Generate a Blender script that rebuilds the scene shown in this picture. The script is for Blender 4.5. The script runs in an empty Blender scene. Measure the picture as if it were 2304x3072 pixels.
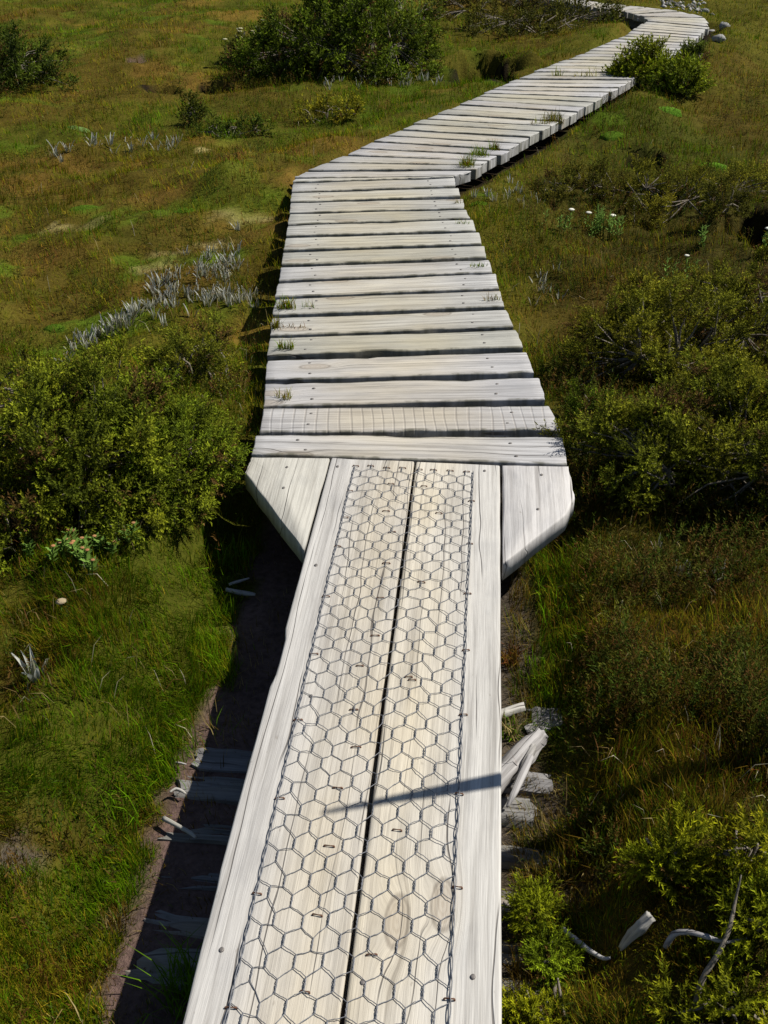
import bpy, math
import numpy as np
from mathutils import Vector, Matrix

# ------------------------------------------------------------------ camera, sky, sun, exposure
scene = bpy.context.scene
F_PX, CX, CY = 3194.0, 1152.0, 1536.0            # focal length and centre in photograph pixels (2304 x 3072)
PITCH = math.atan2(1536 + 479, F_PX)             # horizon lies 479 px above the frame
CAM_H = 1.397                                    # metres above the top of the boards (z = 0)
cam_d = bpy.data.cameras.new('camera')
cam_d.sensor_fit = 'VERTICAL'
cam_d.sensor_height = 36.0
cam_d.lens = 36.0 * F_PX / 3072.0
cam_d.clip_start = 0.05
cam_d.clip_end = 600.0
cam = bpy.data.objects.new('camera', cam_d)
scene.collection.objects.link(cam)
cam.location = (0, 0, CAM_H)
cam.rotation_euler = (math.pi / 2 - PITCH, 0, 0)
scene.camera = cam

SUN_AZ = math.radians(76.0)                      # clockwise from +Y (the way the camera looks)
SUN_EL = math.radians(50.0)
world = bpy.data.worlds.new('World')
scene.world = world
world.use_nodes = True
wn = world.node_tree.nodes
bg = wn['Background']
sky = wn.new('ShaderNodeTexSky')
sky.sky_type = 'NISHITA'
sky.sun_disc = False
sky.sun_elevation = SUN_EL
sky.sun_rotation = SUN_AZ
sky.altitude = 1000
sky.dust_density = 0.6
world.node_tree.links.new(sky.outputs[0], bg.inputs[0])
bg.inputs[1].default_value = 0.058
sun_d = bpy.data.lights.new('sun', 'SUN')
sun_d.energy = 5.0
sun_d.angle = math.radians(0.55)
sun_d.color = (1.0, 0.955, 0.87)
sun = bpy.data.objects.new('sun', sun_d)
scene.collection.objects.link(sun)
SUN_DIR = Vector((math.sin(SUN_AZ) * math.cos(SUN_EL), math.cos(SUN_AZ) * math.cos(SUN_EL), math.sin(SUN_EL)))
sun.rotation_euler = (-SUN_DIR).to_track_quat('-Z', 'Y').to_euler()
sun.location = SUN_DIR * 20
scene.view_settings.view_transform = 'Standard'
scene.view_settings.look = 'None'
scene.view_settings.gamma = 1.0
scene.view_settings.exposure = 0.36
scene.render.film_transparent = False
scene.cycles.max_bounces = 6
scene.cycles.diffuse_bounces = 3
scene.cycles.transmission_bounces = 3

rng = np.random.default_rng(7)
COL = scene.collection


# ------------------------------------------------------------------ helpers
def U(x, y, z=0.0):
    """photograph pixel -> point on the level plane at height z"""
    a = (x - CX) / F_PX
    b = (y - CY) / F_PX
    d = np.array([a, math.cos(PITCH) - b * math.sin(PITCH), -math.sin(PITCH) - b * math.cos(PITCH)])
    t = (z - CAM_H) / d[2]
    return np.array([0, 0, CAM_H]) + t * d


_perm = np.random.default_rng(3).random((256, 256))


def vnoise(x, y, s, seed=0):
    """smooth value noise in 0..1, s = cells per metre"""
    x = np.asarray(x, float) * s + seed * 17.31
    y = np.asarray(y, float) * s + seed * 9.17
    xi = np.floor(x).astype(int)
    yi = np.floor(y).astype(int)
    fx = x - xi
    fy = y - yi
    fx = fx * fx * (3 - 2 * fx)
    fy = fy * fy * (3 - 2 * fy)
    a = _perm[xi & 255, yi & 255]
    b = _perm[(xi + 1) & 255, yi & 255]
    c = _perm[xi & 255, (yi + 1) & 255]
    d = _perm[(xi + 1) & 255, (yi + 1) & 255]
    return (a * (1 - fx) + b * fx) * (1 - fy) + (c * (1 - fx) + d * fx) * fy


def sstep(a, b, x):
    t = np.clip((np.asarray(x, float) - a) / (b - a), 0, 1)
    return t * t * (3 - 2 * t)


def mk(name, V, quads=None, tris=None, mat=None, col=None, parent=None, smooth=False, attrs=None):
    """one mesh object out of numpy arrays"""
    V = np.asarray(V, np.float32)
    me = bpy.data.meshes.new(name)
    idx, start = [], []
    n = 0
    if quads is not None and len(quads):
        q = np.asarray(quads, np.int32)
        idx.append(q.ravel())
        start.append(np.arange(len(q)) * 4)
        n = q.size
    if tris is not None and len(tris):
        t = np.asarray(tris, np.int32)
        idx.append(t.ravel())
        start.append(n + np.arange(len(t)) * 3)
    idx = np.concatenate(idx).astype(np.int32)
    start = np.concatenate(start).astype(np.int32)
    me.vertices.add(len(V))
    me.vertices.foreach_set('co', V.ravel())
    me.loops.add(len(idx))
    me.loops.foreach_set('vertex_index', idx)
    me.polygons.add(len(start))
    me.polygons.foreach_set('loop_start', start)
    me.update(calc_edges=True)
    if smooth:
        me.polygons.foreach_set('use_smooth', np.ones(len(start), bool))
    if col is not None:
        c = np.ones((len(V), 4), np.float32)
        c[:, :3] = col
        me.attributes.new('col', 'FLOAT_COLOR', 'POINT').data.foreach_set('color', c.ravel())
    for k, v in (attrs or {}).items():
        me.attributes.new(k, 'FLOAT', 'POINT').data.foreach_set('value', np.asarray(v, np.float32))
    if mat:
        me.materials.append(mat)
    o = bpy.data.objects.new(name, me)
    COL.objects.link(o)
    if parent:
        o.parent = parent
    return o


def tag(o, label=None, cat=None, group=None, kind=None):
    if label:
        o['label'] = label
    if cat:
        o['category'] = cat
    if group:
        o['group'] = group
    if kind:
        o['kind'] = kind
    return o


def empty(name, loc, label, cat, group=None, rz=0):
    o = bpy.data.objects.new(name, None)
    o.empty_display_size = 0.05
    COL.objects.link(o)
    o.location = loc
    o.rotation_euler[2] = rz
    return tag(o, label, cat, group)


def tube(pts, rad, n=6, cap=True, wob=0.0, seed=0, ridge=0.0):
    """verts, quads, tris of a tube through pts with a radius per point"""
    pts = np.asarray(pts, float)
    rad = np.broadcast_to(np.asarray(rad, float), (len(pts),))
    r = np.random.default_rng(seed)
    T = np.gradient(pts, axis=0)
    T /= np.linalg.norm(T, axis=1)[:, None] + 1e-12
    ref = np.array([0, 0, 1.0]) if abs(T[0, 2]) < .8 else np.array([1.0, 0, 0])
    V = []
    for i in range(len(pts)):
        a = np.cross(T[i], ref)
        a /= np.linalg.norm(a)
        b = np.cross(T[i], a)
        ang = np.arange(n) * 2 * math.pi / n
        rr = rad[i] * (1 + wob * (r.random(n) - .5))
        if ridge:
            kk = np.arange(n)
            rr = rr * (1 + ridge * (vnoise(kk * .9 + seed * 7, np.full(n, i * .16), 1, 70) - .5) + ridge * .6 * (vnoise(kk * 2.3 + seed * 3, np.full(n, i * .3), 1, 71) - .5))
        V.append(pts[i] + rr[:, None] * (np.cos(ang)[:, None] * a + np.sin(ang)[:, None] * b))
    V = np.concatenate(V)
    Q = [(i * n + k, i * n + (k + 1) % n, (i + 1) * n + (k + 1) % n, (i + 1) * n + k) for i in range(len(pts) - 1) for k in range(n)]
    Tt = []
    if cap:
        V = np.vstack([V, pts[0], pts[-1]])
        m = len(pts) * n
        Tt = [((k + 1) % n, k, m) for k in range(n)] + [((len(pts) - 1) * n + k, (len(pts) - 1) * n + (k + 1) % n, m + 1) for k in range(n)]
    return V, Q, Tt


class Bag:
    """collects verts and faces of one mesh"""
    def __init__(s):
        s.V, s.Q, s.T, s.C, s.n = [], [], [], [], 0

    def add(s, V, Q=(), T=(), C=None):
        V = np.asarray(V, float)
        s.V.append(V)
        if len(Q):
            s.Q.append(np.asarray(Q) + s.n)
        if len(T):
            s.T.append(np.asarray(T) + s.n)
        if C is not None:
            s.C.append(np.broadcast_to(np.asarray(C, float), (len(V), 3)))
        s.n += len(V)

    def build(s, name, mat, parent=None, smooth=False):
        return mk(name, np.concatenate(s.V), np.concatenate(s.Q) if s.Q else None, np.concatenate(s.T) if s.T else None,
                  mat, np.concatenate(s.C) if s.C else None, parent, smooth)


# ------------------------------------------------------------------ materials
class NT:
    def __init__(s, name):
        s.m = bpy.data.materials.new(name)
        s.m.use_nodes = True
        s.t = s.m.node_tree
        s.n = s.t.nodes
        s.p = s.n['Principled BSDF']
        s.out = s.n['Material Output']

    def link(s, a, b):
        s.t.links.new(a, b)

    def new(s, typ, **kw):
        nd = s.n.new(typ)
        for k, v in kw.items():
            setattr(nd, k, v)
        return nd

    def val(s, sock, v):
        if hasattr(v, 'is_linked') or isinstance(v, bpy.types.NodeSocket):
            s.link(v, sock)
        else:
            sock.default_value = v

    def math(s, op, a, b=None, c=None, clamp=False):
        nd = s.new('ShaderNodeMath', operation=op, use_clamp=clamp)
        s.val(nd.inputs[0], a)
        if b is not None:
            s.val(nd.inputs[1], b)
        if c is not None:
            s.val(nd.inputs[2], c)
        return nd.outputs[0]

    def comb(s, x, y, z):
        nd = s.new('ShaderNodeCombineXYZ')
        for i, v in enumerate((x, y, z)):
            s.val(nd.inputs[i], v)
        return nd.outputs[0]

    def noise(s, vec, scale, detail=3.0, rough=0.5, dist=0.0):
        nd = s.new('ShaderNodeTexNoise')
        s.link(vec, nd.inputs['Vector'])
        nd.inputs['Scale'].default_value = scale
        nd.inputs['Detail'].default_value = detail
        nd.inputs['Roughness'].default_value = rough
        nd.inputs['Distortion'].default_value = dist
        return nd.outputs['Fac']

    def rng(s, v, a, b, c=0.0, d=1.0, smooth=True):
        nd = s.new('ShaderNodeMapRange')
        nd.interpolation_type = 'SMOOTHSTEP' if smooth else 'LINEAR'
        s.link(v, nd.inputs[0])
        for i, q in enumerate((a, b, c, d)):
            nd.inputs[i + 1].default_value = q
        return nd.outputs[0]

    def mix(s, fac, a, b, mode='MIX'):
        nd = s.new('ShaderNodeMix', data_type='RGBA', blend_type=mode)
        s.val(nd.inputs[0], fac)
        for i, v in ((6, a), (7, b)):
            if isinstance(v, tuple):
                nd.inputs[i].default_value = (*v, 1)
            else:
                s.link(v, nd.inputs[i])
        return nd.outputs[2]

    def ramp(s, v, stops):
        nd = s.new('ShaderNodeValToRGB')
        e = nd.color_ramp.elements
        while len(e) < len(stops):
            e.new(0.5)
        for el, (p, c) in zip(e, stops):
            el.position = p
            el.color = (*c, 1)
        s.link(v, nd.inputs[0])
        return nd.outputs[0]

    def bump(s, h, strength, dist):
        nd = s.new('ShaderNodeBump')
        nd.inputs['Strength'].default_value = strength
        nd.inputs['Distance'].default_value = dist
        s.link(h, nd.inputs['Height'])
        s.link(nd.outputs[0], s.p.inputs['Normal'])


def wood_material(name, light, dark, warm, crack, knot_keep=0.45, gl=1.0, kerf=False):
    """weathered softwood: grain runs along local x; 'worn' marks where feet have worn the grey off"""
    w = NT(name)
    tc = w.new('ShaderNodeTexCoord')
    oi = w.new('ShaderNodeObjectInfo')
    sep = w.new('ShaderNodeSeparateXYZ')
    w.link(tc.outputs['Object'], sep.inputs[0])
    r = oi.outputs['Random']
    px = w.math('MULTIPLY_ADD', r, 57.3, sep.outputs[0])
    py = w.math('MULTIPLY_ADD', r, 91.7, sep.outputs[1])
    pz = sep.outputs[2]
    # knots
    kv = w.comb(w.math('MULTIPLY', px, 2.3), w.math('MULTIPLY', py, 6.0), 0.0)
    vor = w.new('ShaderNodeTexVoronoi', voronoi_dimensions='2D', feature='F1')
    w.link(kv, vor.inputs['Vector'])
    vor.inputs['Scale'].default_value = 1.0
    d0 = vor.outputs['Distance']
    csep = w.new('ShaderNodeSeparateColor')
    w.link(vor.outputs['Color'], csep.inputs[0])
    keep = w.math('LESS_THAN', csep.outputs[0], knot_keep)
    d = w.math('ADD', d0, w.math('MULTIPLY', w.math('SUBTRACT', w.noise(w.comb(w.math('MULTIPLY', px, 30), w.math('MULTIPLY', py, 60), 0.0), 1.0, 2), .5), 0.035))
    halo = w.math('MULTIPLY', w.rng(d, 0.30, 0.03), keep)
    core = w.math('MULTIPLY', w.rng(d, 0.115, 0.085), keep)
    rim = w.math('MULTIPLY', w.math('MULTIPLY', w.rng(d, 0.13, 0.108), w.rng(d, 0.085, 0.105)), keep)
    # grain coordinate, bent by slow wander and by knots
    wander = w.noise(w.comb(w.math('MULTIPLY', px, 1.6), w.math('MULTIPLY', py, 3.0), 0.0), 1.0, 2)
    gy = w.math('ADD', py, w.math('MULTIPLY', w.math('SUBTRACT', wander, .5), 0.022))
    gy = w.math('ADD', gy, w.math('MULTIPLY', halo, 0.022))
    zz = w.math('MULTIPLY', pz, 14.0)
    broad = w.noise(w.comb(w.math('MULTIPLY', px, 1.1), w.math('MULTIPLY', gy, 40), zz), 1.0, 3)
    mid = w.noise(w.comb(w.math('MULTIPLY', px, 3.0), w.math('MULTIPLY', gy, 170), zz), 1.0, 4, .6)
    fine = w.noise(w.comb(w.math('MULTIPLY', px, 14.0), w.math('MULTIPLY', gy, 560), zz), 1.0, 3, .6)
    # open cracks: thin ridges of stretched noise, only here and there
    cv = w.math('ADD', w.math('MULTIPLY', gy, 24.0), w.math('MULTIPLY', w.noise(w.comb(w.math('MULTIPLY', px, 2.4), w.math('MULTIPLY', gy, 16), zz), 1.0, 2), 1.1))
    cid = w.math('FLOOR', cv)
    cf = w.math('ABSOLUTE', w.math('SUBTRACT', w.math('FRACT', cv), 0.5))
    cl = w.rng(cf, 0.034, 0.014)
    cm = w.rng(w.noise(w.comb(w.math('MULTIPLY', px, 1.9), w.math('MULTIPLY', cid, 7.37), 3.0), 1.0, 2), 0.47, 0.57)
    cracks = w.math('MULTIPLY', cl, cm)
    g = w.math('ADD', w.math('MULTIPLY', broad, .38), w.math('ADD', w.math('MULTIPLY', mid, .42), w.math('MULTIPLY', fine, .3)))
    c0 = w.ramp(g, [(0.37, dark), (0.50, tuple(.45 * a + .55 * b for a, b in zip(dark, light))), (0.60, light), (0.75, tuple(min(.85, a * 1.14) for a in light))])
    at = w.new('ShaderNodeAttribute', attribute_name='worn')
    patch = w.noise(w.comb(w.math('MULTIPLY', px, 3.0), w.math('MULTIPLY', py, 8.0), 0.0), 1.0, 3)
    wf = w.math('MULTIPLY', at.outputs['Fac'], w.rng(patch, .25, .7, .35, 1.0))
    c1 = w.mix(wf, c0, w.mix(1.0, c0, warm, 'MULTIPLY'))
    # weather stains of each board
    tone = w.math('MULTIPLY_ADD', w.math('FRACT', w.math('MULTIPLY', r, 7.31)), 0.24, 0.90)
    tb = w.math('MULTIPLY', tone, w.math('MULTIPLY_ADD', r, 0.14, 0.93))
    c2 = w.mix(1.0, c1, w.comb(tone, tone, tb), 'MULTIPLY')
    # grey weather blotches and damp edges
    bl = w.rng(w.noise(w.comb(w.math('MULTIPLY', px, 5.0), w.math('MULTIPLY', py, 11.0), 5.0), 1.0, 4, .65), .46, .68)
    c2 = w.mix(w.math('MULTIPLY', bl, .42), c2, w.mix(1.0, c2, (.70, .71, .74), 'MULTIPLY'))
    c2 = w.mix(w.math('MULTIPLY', halo, .28), c2, (.44, .38, .28))
    rings = w.math('SINE', w.math('MULTIPLY', d, 190.0))
    c2 = w.mix(w.math('MULTIPLY', core, w.rng(rings, -.8, 1, .26, .42)), c2, (.22, .165, .11))
    c2 = w.mix(w.math('MULTIPLY', rim, .5), c2, (.12, .095, .07))
    c3 = w.mix(w.math('MULTIPLY', cracks, crack), c2, (.055, .045, .04))
    # darker weather streaks that still read from a distance, and grime along the long edges
    st = w.rng(w.noise(w.comb(w.math('MULTIPLY', px, 1.8), w.math('MULTIPLY', gy, 62), zz), 1.0, 3, .6), .50, .70)
    c3 = w.mix(w.math('MULTIPLY', st, .50), c3, w.mix(1.0, c3, (.52, .50, .48), 'MULTIPLY'))
    ea = w.new('ShaderNodeAttribute', attribute_name='edge')
    en_ = w.rng(w.noise(w.comb(w.math('MULTIPLY', px, 16), w.math('MULTIPLY', py, 30), 2.0), 1.0, 3, .6), .38, .62)
    c3 = w.mix(w.math('MULTIPLY', w.math('MULTIPLY', ea.outputs['Fac'], en_), .75), c3, (.075, .072, .045))
    # dirt specks
    sp = w.rng(w.noise(w.comb(w.math('MULTIPLY', px, 40), w.math('MULTIPLY', py, 90), 0.0), 1.0, 2), .71, .76)
    c3 = w.mix(w.math('MULTIPLY', sp, .35), c3, (.16, .13, .10))
    w.link(c3, w.p.inputs['Base Color'])
    w.p.inputs['Roughness'].default_value = 0.72
    w.p.inputs['Specular IOR Level'].default_value = 0.35
    hgt = w.math('SUBTRACT', w.math('ADD', w.math('MULTIPLY', mid, .6), w.math('MULTIPLY', fine, .5)), w.math('MULTIPLY', cracks, 1.4))
    if kerf:
        saw = w.rng(w.math('SINE', w.math('ADD', w.math('MULTIPLY', px, 205.0), w.math('MULTIPLY', w.noise(w.comb(w.math('MULTIPLY', px, 4.0), w.math('MULTIPLY', py, 2.0), 0.0), 1.0, 1), 14.0))), .72, 1.0)
        hgt = w.math('SUBTRACT', hgt, w.math('MULTIPLY', saw, .8))
        c4 = w.mix(w.math('MULTIPLY', saw, w.rng(patch, .40, .62, .0, .42)), c3, (.24, .21, .18))
        w.link(c4, w.p.inputs['Base Color'])
    w.bump(hgt, 0.55, 0.0022)
    return w.m


M = {}
M['board'] = wood_material('bleached_board', (.40, .392, .375), (.175, .170, .162), (1.07, .985, .80), .9)
M['board_kerf'] = wood_material('saw_marked_board', (.38, .37, .355), (.18, .17, .165), (1.07, .985, .80), .9, kerf=True)
M['main_board'] = wood_material('pale_main_board', (.46, .442, .408), (.27, .256, .235), (1.05, .965, .79), .8, knot_keep=.13)
M['old_wood'] = wood_material('old_grey_timber', (.20, .192, .18), (.07, .066, .06), (1, 1, 1), .9)
M['bleached'] = wood_material('bleached_driftwood', (.38, .365, .34), (.12, .11, .10), (1, 1, 1), .9, knot_keep=.1)


def leaf_material(name, rough=.55, trans=.3, spec=.35, vary=.25):
    w = NT(name)
    at = w.new('ShaderNodeAttribute', attribute_name='col')
    geo = w.new('ShaderNodeNewGeometry')
    n = w.noise(geo.outputs['Position'], 22.0, 2)
    f = w.rng(n, .3, .7, 1 - vary, 1 + vary, smooth=False)
    c = w.mix(1.0, at.outputs['Color'], w.comb(f, f, f), 'MULTIPLY')
    w.link(c, w.p.inputs['Base Color'])
    w.p.inputs['Roughness'].default_value = rough
    w.p.inputs['Specular IOR Level'].default_value = spec
    tr = w.new('ShaderNodeBsdfTranslucent')
    w.link(c, tr.inputs[0])
    mx = w.new('ShaderNodeMixShader')
    mx.inputs[0].default_value = trans
    w.link(w.p.outputs[0], mx.inputs[1])
    w.link(tr.outputs[0], mx.inputs[2])
    w.link(mx.outputs[0], w.out.inputs[0])
    return w.m


M['grass'] = leaf_material('grass_blades', .8, .35, .0, .35)
M['leaf'] = leaf_material('conifer_leaves', .65, .25, .05)
M['silver'] = leaf_material('silver_leaves', .45, .3, .4, .15)


def plain(name, color, rough=.8, spec=.3, metal=0.0, nscale=60, amp=.3, bump=.4):
    w = NT(name)
    tc = w.new('ShaderNodeTexCoord')
    n = w.noise(tc.outputs['Object'], nscale, 4, .6)
    f = w.rng(n, .3, .7, 1 - amp, 1 + amp, smooth=False)
    w.link(w.mix(1.0, (color), w.comb(f, f, f), 'MULTIPLY'), w.p.inputs['Base Color'])
    w.p.inputs['Roughness'].default_value = rough
    w.p.inputs['Specular IOR Level'].default_value = spec
    w.p.inputs['Metallic'].default_value = metal
    w.bump(n, bump, .003)
    return w.m


M['wire'] = plain('galvanised_wire', (.17, .175, .19), .55, .5, .5, 300, .25, .1)
M['rust'] = plain('rusty_staple', (.13, .065, .04), .85, .3, .1, 400, .4, .3)
M['nail'] = plain('dull_nail_head', (.16, .145, .135), .6, .4, .4, 500, .3, .2)
M['bark'] = plain('grey_twig_bark', (.17, .145, .115), .9, .2, 0, 120, .4, .5)
M['stone'] = plain('pale_stone', (.24, .235, .225), .9, .3, 0, 25, .35, .5)
M['caster_wood'] = plain('shadow_stick_wood', (.16, .10, .05), .6, .3, 0, 60, .3, .2)  # only for the out-of-view stick added as a shadow caster


def attr_mat(name, rough=.9, nscale=70, amp=.35, bump=.8, dist=.012):
    w = NT(name)
    at = w.new('ShaderNodeAttribute', attribute_name='col')
    geo = w.new('ShaderNodeNewGeometry')
    n = w.noise(geo.outputs['Position'], nscale, 5, .65)
    f = w.rng(n, .3, .7, 1 - amp, 1 + amp, smooth=False)
    w.link(w.mix(1.0, at.outputs['Color'], w.comb(f, f, f), 'MULTIPLY'), w.p.inputs['Base Color'])
    w.p.inputs['Roughness'].default_value = rough
    w.p.inputs['Specular IOR Level'].default_value = .02
    w.bump(n, bump, dist)
    return w.m


M['ground'] = attr_mat('peaty_ground')
M['cushion'] = attr_mat('cushion_moss', .85, 130, .35, 1.0, .012)

# ------------------------------------------------------------------ the course of the boardwalk
# near edge / far edge corners of the measured cross boards: (near-left, near-right, far-left, far-right)
P = [((756, 1363), (1703, 1393), (768, 1302), (1684, 1310)),
     ((779, 1297), (1679, 1290), (793, 1224), (1649, 1215)),
     ((793, 1219), (1636, 1195), (795, 1148), (1616, 1133)),
     ((795, 1139), (1602, 1117), (802, 1080), (1577, 1055)),
     ((802, 1065), (1569, 1039), (810, 1013), (1548, 989)),
     ((810, 1005), (1542, 979), (815, 954), (1518, 928)),
     ((818, 944), (1514, 919), (827, 896), (1499, 871)),
     ((827, 889), (1498, 864), (834, 849), (1486, 820)),
     ((837, 841), (1477, 815), (843, 801), (1465, 778)),
     ((845, 793), (1459, 771), (848, 756), (1452, 737)),
     ((851, 749), (1446, 730), (857, 713), (1436, 696)),
     ((859, 707), (1427, 690), (863, 676), (1418, 658)),
     ((864, 672), (1410, 654), (869, 642), (1397, 628)),
     ((870, 637), (1394, 624), (872, 608), (1388, 595)),
     ((872, 604), (1382, 588), (875, 579), (1374, 563)),
     ((876, 575), (1368, 558), (879, 549), (1362, 534)),
     ((880, 545), (1361, 531), (885, 535), (1360, 529))]
# left edge / right edge of the rest, where one board's near edge was seen
K = [((889, 532), (1371, 526)), ((922, 514), (1419, 510)), ((1014, 476), (1451, 490)), ((1097, 430), (1514, 455)), ((1180, 397), (1577, 420)),
     ((1336, 333), (1696, 354)), ((1412, 297), (1757, 318)), ((1513, 253), (1867, 256)), ((1638, 201), (1955, 205)), ((1749, 160), (2022, 166)),
     ((1879, 104), (2090, 119)), ((1942, 61), (2128, 78)), ((1930, 50), (2110, 52)), ((1905, 42), (2040, 34)), ((1870, 34), (1955, 23)),
     ((1812, 26), (1846, 13)), ((1700, 8), (1693, -7)), ((1560, -12), (1540, -27))]
deck_center = []
for nl, nr, fl, fr in P:
    deck_center.append((U(*nl) + U(*nr)) / 2)
KW = [(U(*a), U(*b)) for a, b in K]
for a, b in KW:
    deck_center.append((a + b) / 2)
main_axis0 = (U(535, 3072) + U(1503, 3072)) / 2
main_dir = np.array([math.sin(math.radians(5.15)), math.cos(math.radians(5.15)), 0])
main_perp = np.array([main_dir[1], -main_dir[0], 0])             # to the right
path_pts = np.array([main_axis0 - main_dir * 3.2, main_axis0] + [p for p in deck_center])[:, :2]


def path_dist(x, y):
    x = np.asarray(x, float)
    y = np.asarray(y, float)
    best = np.full(x.shape, 1e9)
    for a, b in zip(path_pts[:-1], path_pts[1:]):
        d = b - a
        t = np.clip(((x - a[0]) * d[0] + (y - a[1]) * d[1]) / (d @ d + 1e-9), 0, 1)
        best = np.minimum(best, np.hypot(x - a[0] - t * d[0], y - a[1] - t * d[1]))
    return best


def main_s(x, y):
    """sideways distance from the axis of the two long boards (right is +)"""
    return (x - main_axis0[0]) * main_perp[0] + (y - main_axis0[1]) * main_perp[1]


# ------------------------------------------------------------------ ground: zones and heights
def ell(px, py, rx, ry, z=-.12):
    c = U(px, py, z)
    wx = abs(U(px + rx, py, z)[0] - c[0])
    wy = abs(U(px, py - ry, z)[1] - U(px, py + ry, z)[1]) / 2
    return c[0], c[1], wx, wy


ZONES = []   # (kind, ellipse)
for kind, px, py, rx, ry in [
        ('bright', 330, 655, 65, 16), ('bright', 20, 790, 60, 25), ('bright', 375, 668, 60, 20), ('bright', 265, 628, 45, 12), ('bright', 560, 640, 50, 14),
        ('bright', 420, 770, 90, 16), ('bright', 60, 690, 60, 16), ('bright', 300, 930, 110, 22), ('bright', 170, 985, 60, 18), ('bright', 480, 660, 30, 10),
        ('bright', 1840, 405, 40, 14), ('bright', 1995, 330, 50, 9), ('bright', 1440, 615, 40, 10),
        ('green', 1950, 420, 300, 90), ('green', 2200, 520, 180, 110), ('green', 1700, 300, 120, 40), ('green', 1430, 170, 160, 50),
        ('green', 1250, 300, 180, 60), ('green', 900, 370, 260, 60),
        ('brown', 130, 2480, 220, 70), ('brown', 60, 2060, 120, 70), ('brown', 420, 2380, 120, 50), ('brown', 200, 2850, 200, 70), ('olive', 250, 1980, 150, 60), ('green', 500, 1850, 130, 260), ('green', 380, 2150, 260, 130), ('green', 180, 2330, 240, 120), ('green', 330, 1720, 260, 120),
        ('green', 620, 1620, 90, 140), ('green', 300, 2560, 160, 120), ('green', 470, 2960, 90, 130),
        ('green', 1690, 1850, 90, 70), ('green', 1640, 2050, 110, 110), ('green', 1700, 1610, 100, 80),
        ('orange', 640, 700, 150, 30), ('orange', 480, 850, 120, 30), ('orange', 760, 480, 100, 20), ('green', 420, 380, 260, 30), ('green', 300, 700, 300, 30), ('green', 520, 900, 120, 30), ('bright', 640, 760, 60, 14), ('yellow', 720, 668, 75, 14), ('yellow', 640, 722, 45, 9), ('yellow', 455, 790, 55, 17), ('yellow', 500, 748, 40, 9), ('yellow', 150, 672, 40, 10),
        ('yellow', 270, 675, 50, 9), ('yellow', 330, 385, 25, 6), ('yellow', 600, 455, 25, 6),
        ('orange', 960, 460, 110, 28), ('orange', 830, 530, 70, 24), ('orange', 780, 670, 40, 20), ('orange', 900, 590, 60, 30),
        ('brown', 300, 560, 420, 60), ('brown', 150, 840, 260, 70), ('brown', 700, 590, 200, 50), ('brown', 250, 470, 300, 40), ('brown', 120, 330, 140, 60),
        ('brown', 2200, 360, 120, 60), ('brown', 2220, 250, 160, 50), ('brown', 1950, 1850, 260, 120), ('brown', 2000, 2100, 240, 160), ('brown', 1900, 900, 300, 120),
        ('brown', 1560, 60, 200, 60), ('brown', 220, 1720, 120, 50), ('brown', 2150, 2330, 160, 90), ('brown', 1900, 2850, 260, 120), ('brown', 1700, 2560, 200, 90),
        ('dirt', 345, 2750, 50, 50), ('mud', 415, 196, 32, 11),
        ('dirt', 60, 2660, 60, 60), ('dirt', 1600, 2380, 90, 110), ('dirt', 1690, 2660, 140, 60), ('dirt', 1560, 1880, 60, 90), ('dirt', 1560, 2080, 50, 50),
        ('peat', 1450, 215, 80, 32), ('peat', 2280, 700, 72, 46), ('peat', 645, 255, 40, 9), ('peat', 480, 270, 40, 7), ('peat', 1930, 480, 60, 14)]:
    ZONES.append((kind, ell(px, py, rx, ry, -.2 if kind in ('mud', 'dirt') and py > 1500 else -.12)))
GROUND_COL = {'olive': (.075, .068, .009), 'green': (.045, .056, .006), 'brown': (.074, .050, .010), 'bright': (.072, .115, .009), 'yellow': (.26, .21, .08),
              'orange': (.16, .095, .02), 'mud': (.125, .082, .070), 'dirt': (.070, .056, .042), 'peat': (.014, .010, .007), 'heath': (.026, .020, .007)}


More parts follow.
